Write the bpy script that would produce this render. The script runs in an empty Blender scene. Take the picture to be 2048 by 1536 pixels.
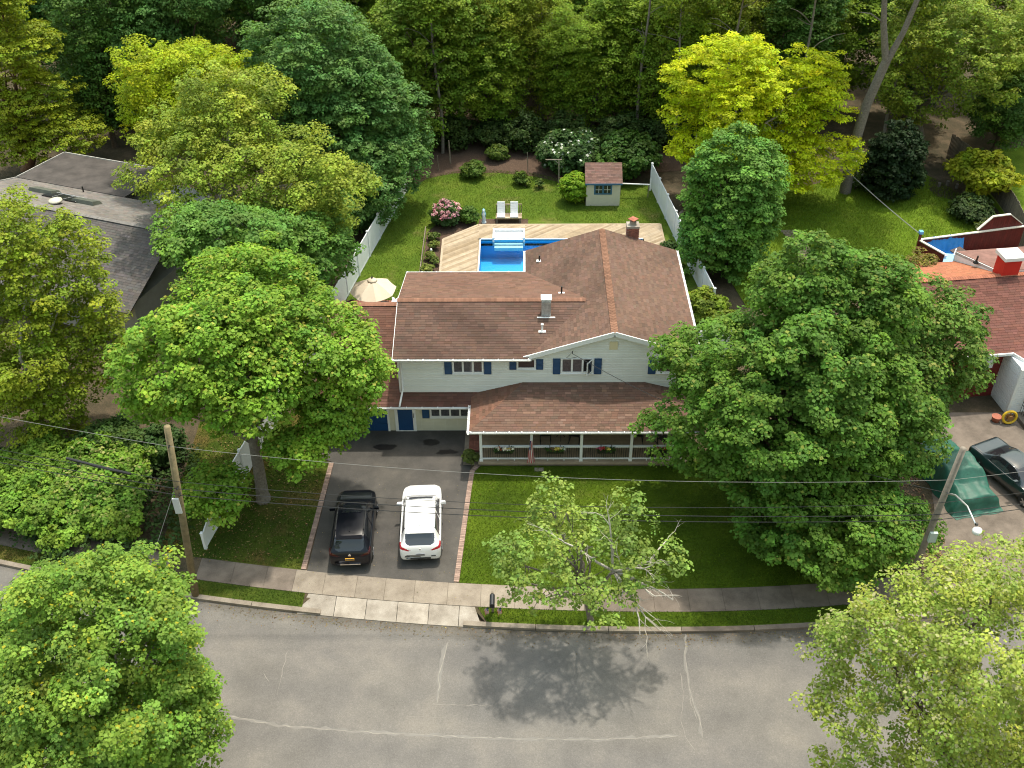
import bpy, math, random
import numpy as np
R = math.radians
rng = np.random.default_rng(7)
random.seed(7)
scene = bpy.context.scene
col = scene.collection

# ------------------------------------------------------------------ camera, sky, sun, exposure
CAM_H, PITCH, YAW, ROLL, LENS = 34.5, R(37.78), R(-0.792), R(0.575), 36.158
def setup_camera():
    c, s = math.cos(YAW), math.sin(YAW)
    fwd = np.array([s*math.cos(PITCH), c*math.cos(PITCH), -math.sin(PITCH)])
    right = np.array([c, -s, 0.0]); down = np.cross(fwd, right)
    cr, sr = math.cos(ROLL), math.sin(ROLL)
    right, down = cr*right + sr*down, -sr*right + cr*down
    from mathutils import Matrix
    m = Matrix.Identity(4)
    for i in range(3):
        m[i][0] = right[i]; m[i][1] = -down[i]; m[i][2] = -fwd[i]
    m[2][3] = CAM_H
    cd = bpy.data.cameras.new('camera'); cd.lens = LENS; cd.sensor_width = 36; cd.sensor_fit = 'HORIZONTAL'
    cd.clip_start = 0.5; cd.clip_end = 2000
    o = bpy.data.objects.new('camera', cd); col.objects.link(o); o.matrix_world = m
    scene.camera = o
setup_camera()
SUN_VEC = np.array([0.15, 0.31, 1.0]); SUN_VEC /= np.linalg.norm(SUN_VEC)      # towards the sun
SUN_EL = math.asin(SUN_VEC[2]); SUN_AZ = math.atan2(SUN_VEC[0], SUN_VEC[1])
world = bpy.data.worlds.new('World'); scene.world = world; world.use_nodes = True
wn = world.node_tree.nodes; wl = world.node_tree.links
sky = wn.new('ShaderNodeTexSky'); sky.sky_type = 'NISHITA'; sky.sun_disc = False
sky.sun_elevation = SUN_EL; sky.sun_rotation = SUN_AZ; sky.air_density = 3.2; sky.dust_density = 4.0; sky.ozone_density = 1.0
wl.new(sky.outputs[0], wn['Background'].inputs[0]); wn['Background'].inputs[1].default_value = 0.15
sd = bpy.data.lights.new('sun', 'SUN'); sd.energy = 2.3; sd.angle = R(1.8); sd.color = (1.0, 0.94, 0.82)
so = bpy.data.objects.new('sun', sd); col.objects.link(so)
from mathutils import Vector, Matrix
so.rotation_euler = Vector(SUN_VEC).to_track_quat('Z', 'Y').to_euler(); so.location = (0, 60, 60)
scene.view_settings.view_transform = 'Standard'; scene.view_settings.look = 'None'
scene.view_settings.exposure = 0.82; scene.view_settings.gamma = 1.0
scene.render.engine = 'CYCLES'
scene.cycles.max_bounces = 6; scene.cycles.diffuse_bounces = 2; scene.cycles.glossy_bounces = 3
scene.cycles.transmission_bounces = 4; scene.cycles.transparent_max_bounces = 6
scene.cycles.use_denoising = True; scene.cycles.filter_width = 1.1; scene.cycles.caustics_reflective = False; scene.cycles.caustics_refractive = False

# ------------------------------------------------------------------ materials
MATS = {}
def nodes_of(name):
    m = bpy.data.materials.new(name); m.use_nodes = True
    MATS[name] = m
    return m, m.node_tree.nodes, m.node_tree.links, m.node_tree.nodes['Principled BSDF']
def noise(n, l, scale, detail=4.0, rough=0.6, vec=None):
    t = n.new('ShaderNodeTexNoise'); t.inputs['Scale'].default_value = scale
    t.inputs['Detail'].default_value = detail; t.inputs['Roughness'].default_value = rough
    if vec is not None: l.new(vec, t.inputs['Vector'])
    return t
def ramp(n, l, src, stops):
    r = n.new('ShaderNodeValToRGB'); e = r.color_ramp.elements
    while len(e) < len(stops): e.new(0.5)
    for i, (p, c) in enumerate(stops):
        e[i].position = p; e[i].color = (*c, 1) if len(c) == 3 else c
    l.new(src, r.inputs[0]); return r
def mixc(n, l, fac, a, b, mode='MIX'):
    x = n.new('ShaderNodeMix'); x.data_type = 'RGBA'; x.blend_type = mode
    for sock, v in ((x.inputs[0], fac), (x.inputs[6], a), (x.inputs[7], b)):
        if isinstance(v, (int, float)): sock.default_value = v
        elif isinstance(v, tuple): sock.default_value = (*v, 1) if len(v) == 3 else v
        else: l.new(v, sock)
    return x.outputs[2]
def bump(n, l, p, height, strength=0.3, dist=0.02):
    b = n.new('ShaderNodeBump'); b.inputs['Strength'].default_value = strength; b.inputs['Distance'].default_value = dist
    l.new(height, b.inputs['Height']); l.new(b.outputs[0], p.inputs['Normal'])
def pos(n): return n.new('ShaderNodeNewGeometry').outputs['Position']
def simple(name, color, rough=0.6, metal=0.0, var=0.0, vscale=3.0, objvar=0.0, spec=None, coat=0.0, bumpy=0.0, bscale=40.0):
    if name in MATS: return MATS[name]
    m, n, l, p = nodes_of(name)
    p.inputs['Roughness'].default_value = rough; p.inputs['Metallic'].default_value = metal
    if spec is not None: p.inputs['Specular IOR Level'].default_value = spec
    if coat: p.inputs['Coat Weight'].default_value = coat; p.inputs['Coat Roughness'].default_value = 0.05
    c = tuple(color)
    out = None
    P = pos(n)
    if var:
        t = noise(n, l, vscale, 5, 0.65, P)
        out = mixc(n, l, t.outputs[0], tuple(max(0, x*(1-var)) for x in c), tuple(min(1, x*(1+var)) for x in c))
        rr = ramp(n, l, t.outputs[0], [(0.3, (0, 0, 0)), (0.7, (1, 1, 1))]); l.new(rr.outputs[0], out.node.inputs[0])
    if objvar:
        oi = n.new('ShaderNodeObjectInfo')
        hsv = n.new('ShaderNodeMapRange'); hsv.inputs[3].default_value = 1-objvar; hsv.inputs[4].default_value = 1+objvar
        l.new(oi.outputs['Random'], hsv.inputs[0])
        vm = n.new('ShaderNodeVectorMath'); vm.operation = 'SCALE'
        if out is None: vm.inputs[0].default_value = c
        else: l.new(out, vm.inputs[0])
        l.new(hsv.outputs[0], vm.inputs['Scale']); out = vm.outputs[0]
    if out is None: p.inputs['Base Color'].default_value = (*c, 1)
    else: l.new(out, p.inputs['Base Color'])
    if bumpy:
        t = noise(n, l, bscale, 4, 0.6, P); bump(n, l, p, t.outputs[0], bumpy, 0.02)
    return m
def attr_mat(name, rough=0.8, grain=0.25, gscale=60.0, spec=0.3):
    m, n, l, p = nodes_of(name)
    a = n.new('ShaderNodeAttribute'); a.attribute_name = 'col'
    P = pos(n); t = noise(n, l, gscale, 3, 0.7, P)
    r = ramp(n, l, t.outputs[0], [(0.25, (1-grain,)*3), (0.75, (1+grain,)*3)])
    l.new(mixc(n, l, 1.0, a.outputs['Color'], r.outputs[0], 'MULTIPLY'), p.inputs['Base Color'])
    p.inputs['Roughness'].default_value = rough; p.inputs['Specular IOR Level'].default_value = spec
    return m
def leaf_mat():
    m, n, l, p = nodes_of('leaf')
    a = n.new('ShaderNodeAttribute'); a.attribute_name = 'col'
    l.new(a.outputs['Color'], p.inputs['Base Color'])
    p.inputs['Roughness'].default_value = 0.6; p.inputs['Specular IOR Level'].default_value = 0.2
    tr = n.new('ShaderNodeBsdfTranslucent')
    l.new(mixc(n, l, 1.0, a.outputs['Color'], (1.3, 1.25, 0.5), 'MULTIPLY'), tr.inputs[0])
    mx = n.new('ShaderNodeMixShader'); mx.inputs[0].default_value = 0.30
    l.new(p.outputs[0], mx.inputs[1]); l.new(tr.outputs[0], mx.inputs[2])
    l.new(mx.outputs[0], n['Material Output'].inputs[0])
leaf_mat()
def ground_mats():
    # lawn
    def lawn(name, c0, c1, c2, dry, dry_at):
        m, n, l, p = nodes_of(name); P = pos(n)
        t1 = noise(n, l, 0.55, 4, 0.6, P); t2 = noise(n, l, 9, 5, 0.7, P); t3 = noise(n, l, 0.32, 5, 0.6, P)
        a = ramp(n, l, t1.outputs[0], [(0.3, c0), (0.5, c1), (0.72, c2)])
        b = ramp(n, l, t2.outputs[0], [(0.25, (0.55,)*3), (0.75, (1.4,)*3)])
        c = mixc(n, l, 1.0, a.outputs[0], b.outputs[0], 'MULTIPLY')
        d = ramp(n, l, t3.outputs[0], [(dry_at, (0, 0, 0)), (dry_at+0.16, (1, 1, 1))])
        l.new(mixc(n, l, d.outputs[0], c, dry), p.inputs['Base Color'])
        p.inputs['Roughness'].default_value = 0.9; p.inputs['Specular IOR Level'].default_value = 0.15
        t4 = noise(n, l, 30, 4, 0.7, P); bump(n, l, p, t4.outputs[0], 0.7, 0.05)
    lawn('lawn_front', (0.036, 0.066, 0.003), (0.060, 0.102, 0.005), (0.088, 0.132, 0.008), (0.115, 0.13, 0.025), 0.58)
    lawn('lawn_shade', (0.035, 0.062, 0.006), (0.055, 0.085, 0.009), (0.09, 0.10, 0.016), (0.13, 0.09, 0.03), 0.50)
    lawn('lawn_back', (0.06, 0.11, 0.010), (0.085, 0.14, 0.013), (0.12, 0.165, 0.02), (0.17, 0.16, 0.05), 0.58)
    lawn('lawn_neighbour', (0.08, 0.13, 0.008), (0.11, 0.18, 0.012), (0.15, 0.21, 0.02), (0.14, 0.15, 0.03), 0.64)
    # woodland floor / bare soil
    m, n, l, p = nodes_of('soil'); P = pos(n)
    t = noise(n, l, 0.8, 6, 0.65, P); t2 = noise(n, l, 12, 5, 0.7, P)
    a = ramp(n, l, t.outputs[0], [(0.3, (0.036, 0.032, 0.012)), (0.5, (0.066, 0.05, 0.026)), (0.7, (0.12, 0.085, 0.05))])
    b = ramp(n, l, t2.outputs[0], [(0.25, (0.6,)*3), (0.75, (1.35,)*3)])
    l.new(mixc(n, l, 1.0, a.outputs[0], b.outputs[0], 'MULTIPLY'), p.inputs['Base Color']); p.inputs['Roughness'].default_value = 0.95
    bump(n, l, p, t2.outputs[0], 0.6, 0.06)
    # mulch
    m, n, l, p = nodes_of('mulch'); P = pos(n)
    t = noise(n, l, 14, 6, 0.75, P)
    l.new(ramp(n, l, t.outputs[0], [(0.3, (0.035, 0.02, 0.012)), (0.55, (0.09, 0.055, 0.035)), (0.75, (0.2, 0.14, 0.09))]).outputs[0], p.inputs['Base Color'])
    p.inputs['Roughness'].default_value = 0.95; bump(n, l, p, t.outputs[0], 0.8, 0.05)
    # asphalt road (old, grey) and driveway (darker, sealed)
    def asphalt(name, base, warm, grain, stain, sscale):
        m, n, l, p = nodes_of(name); P = pos(n)
        t1 = noise(n, l, sscale, 5, 0.62, P); t2 = noise(n, l, 22, 3, 0.8, P); t3 = noise(n, l, 0.22, 3, 0.5, P)
        a = ramp(n, l, t1.outputs[0], [(0.28, tuple(x*(1-stain) for x in base)), (0.5, base), (0.74, warm)])
        b = ramp(n, l, t2.outputs[0], [(0.25, (1-grain,)*3), (0.62, (1.0,)*3), (0.78, (1+1.6*grain,)*3)])
        c = ramp(n, l, t3.outputs[0], [(0.3, (0.9, 0.9, 0.92)), (0.7, (1.06, 1.05, 1.02))])
        o = mixc(n, l, 1.0, mixc(n, l, 1.0, a.outputs[0], b.outputs[0], 'MULTIPLY'), c.outputs[0], 'MULTIPLY')
        if name == 'asphalt_road':       # tyre-polished lanes and gutter dirt that follow the kerb
            sx = n.new('ShaderNodeSeparateXYZ'); l.new(P, sx.inputs[0])
            def mth(op, a, b):
                q = n.new('ShaderNodeMath'); q.operation = op
                for k_, v_ in enumerate((a, b)):
                    if isinstance(v_, (int, float)): q.inputs[k_].default_value = v_
                    else: l.new(v_, q.inputs[k_])
                return q.outputs[0]
            dx = mth('SUBTRACT', sx.outputs[0], 6.0); d = mth('SUBTRACT', mth('SUBTRACT', sx.outputs[1], 27.66), mth('MULTIPLY', mth('MULTIPLY', dx, dx), 0.0047))
            wob = noise(n, l, 0.9, 4, 0.6, P); d = mth('ADD', d, mth('MULTIPLY', mth('SUBTRACT', wob.outputs[0], 0.5), 0.9))
            t_ = mth('DIVIDE', mth('MULTIPLY', d, -1.0), 9.4)
            lane = ramp(n, l, t_, [(0.0,(0.62,0.58,0.52)),(0.035,(0.80,0.78,0.74)),(0.075,(0.97,0.97,0.97)),(0.16,(0.90,0.90,0.91)),(0.28,(1.05,1.04,1.03)),(0.40,(0.93,0.93,0.93)),(0.52,(1.06,1.05,1.03)),(0.64,(0.93,0.93,0.94)),(0.8,(1.04,1.03,1.01)),(1.0,(0.75,0.72,0.68))])
            o = mixc(n, l, 1.0, o, lane.outputs[0], 'MULTIPLY')
        l.new(o, p.inputs['Base Color']); p.inputs['Roughness'].default_value = 0.85; p.inputs['Specular IOR Level'].default_value = 0.25
        bump(n, l, p, t2.outputs[0], 0.25, 0.01)
    asphalt('asphalt_road', (0.175, 0.166, 0.154), (0.225, 0.208, 0.185), 0.34, 0.2, 0.42)
    asphalt('asphalt_drive', (0.082, 0.077, 0.070), (0.115, 0.105, 0.093), 0.22, 0.25, 0.9)
    # concrete
    def concrete(name, c0, c1, c2):
        m, n, l, p = nodes_of(name); P = pos(n)
        t1 = noise(n, l, 1.1, 6, 0.65, P); t2 = noise(n, l, 28, 3, 0.75, P)
        a = ramp(n, l, t1.outputs[0], [(0.3, c0), (0.5, c1), (0.72, c2)])
        b = ramp(n, l, t2.outputs[0], [(0.25, (0.78,)*3), (0.75, (1.2,)*3)])
        oi = n.new('ShaderNodeObjectInfo'); mr = n.new('ShaderNodeMapRange'); mr.inputs[3].default_value = 0.9; mr.inputs[4].default_value = 1.1
        l.new(oi.outputs['Random'], mr.inputs[0])
        vm = n.new('ShaderNodeVectorMath'); vm.operation = 'SCALE'
        l.new(mixc(n, l, 1.0, a.outputs[0], b.outputs[0], 'MULTIPLY'), vm.inputs[0]); l.new(mr.outputs[0], vm.inputs['Scale'])
        l.new(vm.outputs[0], p.inputs['Base Color']); p.inputs['Roughness'].default_value = 0.9
        bump(n, l, p, t2.outputs[0], 0.3, 0.01)
    concrete('concrete_clean', (0.165, 0.135, 0.103), (0.245, 0.207, 0.163), (0.31, 0.268, 0.215))
    concrete('concrete_worn', (0.20, 0.172, 0.138), (0.31, 0.275, 0.23), (0.40, 0.365, 0.315))
    concrete('concrete_dirty_shaded', (0.10, 0.08, 0.062), (0.155, 0.125, 0.10), (0.215, 0.175, 0.14))
    # deck timber
    m, n, l, p = nodes_of('deck_wood'); P = pos(n)
    t = noise(n, l, 2.2, 5, 0.7, P); oi = n.new('ShaderNodeObjectInfo')
    a = ramp(n, l, oi.outputs['Random'], [(0.0, (0.245, 0.18, 0.105)), (0.5, (0.36, 0.28, 0.185)), (1.0, (0.43, 0.35, 0.25))])
    b = ramp(n, l, t.outputs[0], [(0.3, (0.75,)*3), (0.7, (1.15,)*3)])
    l.new(mixc(n, l, 1.0, a.outputs[0], b.outputs[0], 'MULTIPLY'), p.inputs['Base Color']); p.inputs['Roughness'].default_value = 0.75
    # water
    m, n, l, p = nodes_of('pool_water')
    g = n.new('ShaderNodeBsdfGlossy'); g.inputs['Roughness'].default_value = 0.02
    tr = n.new('ShaderNodeBsdfTransparent'); tr.inputs[0].default_value = (0.62, 0.88, 0.97, 1)
    fr = n.new('ShaderNodeFresnel'); fr.inputs[0].default_value = 1.33
    t = noise(n, l, 5, 3, 0.5, pos(n)); b = n.new('ShaderNodeBump'); b.inputs['Strength'].default_value = 0.12; b.inputs['Distance'].default_value = 0.05
    l.new(t.outputs[0], b.inputs['Height']); l.new(b.outputs[0], g.inputs['Normal']); l.new(b.outputs[0], fr.inputs['Normal'])
    mx = n.new('ShaderNodeMixShader'); l.new(fr.outputs[0], mx.inputs[0]); l.new(tr.outputs[0], mx.inputs[1]); l.new(g.outputs[0], mx.inputs[2])
    l.new(mx.outputs[0], n['Material Output'].inputs[0])
    # bark
    for nm, c in (('bark', (0.10, 0.075, 0.055)), ('bark_grey', (0.20, 0.175, 0.15)), ('bark_pale', (0.50, 0.46, 0.40)), ('bark_red', (0.17, 0.095, 0.06))):
        m, n, l, p = nodes_of(nm); P = pos(n)
        t = noise(n, l, 9, 5, 0.7, P)
        l.new(ramp(n, l, t.outputs[0], [(0.3, tuple(x*0.55 for x in c)), (0.7, tuple(x*1.3 for x in c))]).outputs[0], p.inputs['Base Color'])
        p.inputs['Roughness'].default_value = 0.95; bump(n, l, p, t.outputs[0], 0.8, 0.05)
ground_mats()
attr_mat('shingle', 0.9, 0.22, 90.0, 0.2)
attr_mat('painted', 0.7, 0.08, 20.0, 0.3)
attr_mat('petal', 0.6, 0.05, 20.0, 0.3)
WHITE = simple('white_trim', (0.78, 0.79, 0.78), 0.45, var=0.03)
VINYL = simple('white_vinyl', (0.80, 0.82, 0.84), 0.35, var=0.03, objvar=0.02)
SIDING = simple('siding_sage', (0.75, 0.765, 0.72), 0.55, var=0.035, vscale=1.5, objvar=0.02)
TAN = simple('siding_tan', (0.62, 0.60, 0.47), 0.7, var=0.06, vscale=2.0, objvar=0.03)
NAVY = simple('navy_paint', (0.012, 0.06, 0.15), 0.5, var=0.1)
DARKGLASS = simple('window_glass', (0.02, 0.022, 0.028), 0.04, spec=0.8)
CURTAIN = simple('curtain', (0.10, 0.10, 0.12), 0.8, var=0.4, vscale=6)
DARKMETAL = simple('black_metal', (0.015, 0.015, 0.015), 0.45)
BLACKWOOD = simple('black_wood', (0.02, 0.019, 0.018), 0.5)
BRICK = simple('brick_red', (0.26, 0.10, 0.07), 0.9, var=0.3, vscale=5, objvar=0.25)
PAVER = simple('paver_brick', (0.28, 0.195, 0.155), 0.9, var=0.25, vscale=8, objvar=0.22)
MORTAR = simple('mortar', (0.33, 0.29, 0.25), 0.95, var=0.1)
WEATHER = simple('weathered_wood', (0.20, 0.165, 0.125), 0.9, var=0.3, vscale=6, objvar=0.2)
PORCHWOOD = simple('porch_wood', (0.33, 0.25, 0.165), 0.75, var=0.15, vscale=4, objvar=0.12)
ZINC = simple('galvanised', (0.42, 0.43, 0.43), 0.45, 0.6, var=0.35, vscale=6)
WHITEPLASTIC = simple('white_plastic', (0.82, 0.83, 0.84), 0.35, var=0.02)
ROOFBASE = simple('roof_felt', (0.07, 0.045, 0.035), 0.95)

# ------------------------------------------------------------------ mesh helpers
class MB:
    """collects boxes, bars, tubes and prisms; build() links them as one mesh object"""
    def __init__(s): s.v = []; s.f = []; s.c = []
    def add(s, vs, fs, c=None):
        o = len(s.v); s.v += [tuple(map(float, p)) for p in vs]; s.f += [tuple(i+o for i in f) for f in fs]
        s.c += [c]*len(fs); return s
    def box(s, x0, y0, z0, x1, y1, z1, c=None):
        vs = [(x0,y0,z0),(x1,y0,z0),(x1,y1,z0),(x0,y1,z0),(x0,y0,z1),(x1,y0,z1),(x1,y1,z1),(x0,y1,z1)]
        return s.add(vs, [(0,3,2,1),(4,5,6,7),(0,1,5,4),(1,2,6,5),(2,3,7,6),(3,0,4,7)], c)
    def bar(s, p, q, w, h, c=None, up=(0,0,1)):
        p, q = np.array(p, float), np.array(q, float); d = q-p; d /= np.linalg.norm(d)
        u = np.array(up, float); a = np.cross(d, u)
        if np.linalg.norm(a) < 1e-6: a = np.cross(d, (1,0,0))
        a /= np.linalg.norm(a); b = np.cross(a, d)
        vs = [p+i*a*w/2+j*b*h/2 for i,j in ((-1,-1),(1,-1),(1,1),(-1,1))]+[q+i*a*w/2+j*b*h/2 for i,j in ((-1,-1),(1,-1),(1,1),(-1,1))]
        return s.add(vs, [(0,3,2,1),(4,5,6,7),(0,1,5,4),(1,2,6,5),(2,3,7,6),(3,0,4,7)], c)
    def tube(s, pts, rad, n=6, c=None, cap=True):
        pts = [np.array(p, float) for p in pts]; m = len(pts)
        rad = [rad]*m if isinstance(rad, (int, float)) else rad
        vs = []; prev = None
        for i, p in enumerate(pts):
            d = pts[min(i+1, m-1)]-pts[max(i-1, 0)]; d /= (np.linalg.norm(d)+1e-9)
            a = np.cross(d, (0.13,0.97,0.2)) if prev is None else prev-d*np.dot(prev, d)
            a /= (np.linalg.norm(a)+1e-9); prev = a; b = np.cross(d, a)
            vs += [p+rad[i]*(math.cos(t)*a+math.sin(t)*b) for t in (2*math.pi*k/n for k in range(n))]
        fs = [(i*n+k, i*n+(k+1)%n, (i+1)*n+(k+1)%n, (i+1)*n+k) for i in range(m-1) for k in range(n)]
        if cap: fs += [tuple(range(n))[::-1], tuple((m-1)*n+k for k in range(n))]
        return s.add(vs, fs, c)
    def prism(s, poly, z0, z1, c=None):
        n = len(poly); vs = [(x,y,z0) for x,y in poly]+[(x,y,z1) for x,y in poly]
        fs = [tuple(range(n))[::-1], tuple(range(n,2*n))]+[(i,(i+1)%n,n+(i+1)%n,n+i) for i in range(n)]
        return s.add(vs, fs, c)
    def prism_y(s, poly, y0, y1, c=None):      # polygon in x,z extruded along y
        n = len(poly); vs = [(x,y0,z) for x,z in poly]+[(x,y1,z) for x,z in poly]
        fs = [tuple(range(n)), tuple(range(n,2*n))[::-1]]+[(i,n+i,n+(i+1)%n,(i+1)%n) for i in range(n)]
        return s.add(vs, fs, c)
    def slab(s, pts, t, c=None):               # planar 3-d polygon given thickness downwards
        n = len(pts); vs = list(pts)+[(x,y,z-t) for x,y,z in pts]
        fs = [tuple(range(n)), tuple(range(n,2*n))[::-1]]+[(i,n+i,n+(i+1)%n,(i+1)%n) for i in range(n)]
        return s.add(vs, fs, c)
    def lathe(s, prof, cx, cy, n=16, c=None):  # profile of (r,z)
        vs = []
        for r, z in prof: vs += [(cx+r*math.cos(2*math.pi*k/n), cy+r*math.sin(2*math.pi*k/n), z) for k in range(n)]
        fs = [(i*n+k, i*n+(k+1)%n, (i+1)*n+(k+1)%n, (i+1)*n+k) for i in range(len(prof)-1) for k in range(n)]
        fs += [tuple(range(n))[::-1], tuple((len(prof)-1)*n+k for k in range(n))]
        return s.add(vs, fs, c)
    def mesh(s, name, mat, off=(0,0,0), smooth=False):
        me = bpy.data.meshes.new(name)
        v = np.array(s.v)-np.array(off) if s.v else np.zeros((0,3))
        me.from_pydata(v.tolist(), [], s.f)
        if any(c is not None for c in s.c):
            at = me.attributes.new('col', 'FLOAT_COLOR', 'CORNER'); buf = []
            for f, c in zip(s.f, s.c):
                c = c or (0.5,0.5,0.5)
                buf += [c[0],c[1],c[2],1.0]*len(f)
            at.data.foreach_set('color', buf)
        if smooth: me.polygons.foreach_set('use_smooth', [True]*len(me.polygons))
        me.materials.append(mat if not isinstance(mat, str) else MATS[mat]); me.update()
        return me
    def build(s, name, mat, parent=None, smooth=False, kind=None):
        off = root_loc(parent)
        o = bpy.data.objects.new(name, s.mesh(name, mat, off, smooth)); col.objects.link(o)
        if parent is not None: o.parent = parent
        if kind: o['kind'] = kind
        return o
def root_loc(o):
    if o is None: return (0,0,0)
    while o.parent is not None: o = o.parent
    return tuple(o.location) if o.get('_world', 1) else (0,0,0)
def thing(name, label, cat, loc=(0,0,0), group=None, local=False, rz=0.0):
    o = bpy.data.objects.new(name, None); o.empty_display_size = 0.2; col.objects.link(o); o.location = loc
    if local: o['_world'] = 0; o.rotation_euler = (0,0,rz)
    tag(o, label, cat, group); return o
def tag(o, label, cat, group=None):
    o['label'] = label; o['category'] = cat
    if group: o['group'] = group
    return o
def struct(o): o['kind'] = 'structure'; return o
def share(mesh, name, parent, loc=(0,0,0), rot=(0,0,0), scale=(1,1,1)):
    o = bpy.data.objects.new(name, mesh); col.objects.link(o); o.parent = parent
    o.location = np.array(loc)-np.array(root_loc(parent)); o.rotation_euler = rot; o.scale = scale
    return o
def clip(poly, a, b, c):       # keep a*x+b*y<=c
    out = []
    for i in range(len(poly)):
        p, q = poly[i], poly[(i+1)%len(poly)]; dp, dq = a*p[0]+b*p[1]-c, a*q[0]+b*q[1]-c
        if dp <= 0: out.append(p)
        if dp*dq < 0:
            t = dp/(dp-dq); out.append((p[0]+t*(q[0]-p[0]), p[1]+t*(q[1]-p[1])))
    return out

# ------------------------------------------------------------------ foliage
def unit(v): return v/(np.linalg.norm(v, axis=-1, keepdims=True)+1e-9)
def crown_puffs(ells, spacing, inner=0.35, under=0.5, rough=0.14, gap=0.0):
    """centres of leaf clumps over and inside a union of ellipsoids, with an uneven outline"""
    P = []; W = []
    E = np.array(ells, float)
    for i, e in enumerate(E):
        c, r = e[:3], np.maximum(e[3:6]-0.30*min(1, spacing), 0.25)
        area = 4*math.pi*(((r[0]*r[1])**1.6+(r[0]*r[2])**1.6+(r[1]*r[2])**1.6)/3)**(1/1.6)
        n = max(6, int(area/spacing**2*2.2))
        d = unit(rng.normal(size=(n, 3)))
        keep = (d[:,2] > -0.35) | (rng.random(n) < under); d = d[keep]
        k = rng.normal(size=(5, 3))*np.array([2.2,3.2,4.5,6,8])[:,None]*0.6; ph = rng.random(5)*6.28
        f = 1+rough*sum(np.sin(d@k[j]+ph[j])*w for j, w in enumerate((0.7,0.7,0.6,0.55,0.55)))
        if gap:
            g = sum(np.sin(d@(k[j]*1.7)+ph[j]*2) for j in range(3)); kk = g < 1.9-3*gap; d, f = d[kk], f[kk]
        p = c+d*r*(f*(1-0.30*rng.random(len(d))**2))[:,None]
        if spacing > 0.4 and min(r) > 0.9:      # gather the clumps into boughs with hollows between them
            nh = max(5, int(area/(spacing*2.5)**2*0.95)); hd = unit(rng.normal(size=(nh,3))); hd = hd[(hd[:,2] > -0.4) | (rng.random(nh) < under)]
            fh = 1+rough*sum(np.sin(hd@k[j]+ph[j])*w for j, w in enumerate((0.7,0.7,0.6,0.5,0.5))); hp = c+hd*r*(fh*(0.62+0.46*rng.random(len(hd))))[:,None]
            near = ((p[:,None,:]-hp[None])**2).sum(2).argmin(1); v = p-hp[near]; L = np.linalg.norm(v,axis=1,keepdims=True)
            rad = spacing*(1.15+0.35*rng.random((len(p),1))); v = np.where(L > rad, v*(rad/np.maximum(L,1e-6)), v); v = v+d*spacing*0.25
            p = np.where(rng.random((len(p),1)) < 0.8, hp[near]+v, p)
        ok = np.ones(len(p), bool)
        for j, o in enumerate(E):
            if j != i: ok &= (((p-o[:3])/np.maximum(o[3:6],0.2))**2).sum(1) > 0.55
        P.append(p[ok]); W.append(d[ok])
        m = int(ok.sum()*inner)
        di = unit(rng.normal(size=(m, 3)))
        P.append(c+di*r*(0.25+0.5*rng.random((m,1)))); W.append(di)
    P = np.concatenate(P); W = np.concatenate(W)
    order = rng.permutation(len(P)); keep = []; kp = np.zeros((0,3)); md = spacing*0.62
    for i in order:
        if len(keep) == 0 or ((kp[:len(keep)]-P[i])**2).sum(1).min() > md*md:
            if len(keep) >= len(kp): kp = np.concatenate([kp, np.zeros((512,3))])
            kp[len(keep)] = P[i]; keep.append(i)
    keep = np.array(keep); ok = P[keep][:,2] > 0.25
    return P[keep][ok], W[keep][ok]
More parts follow.
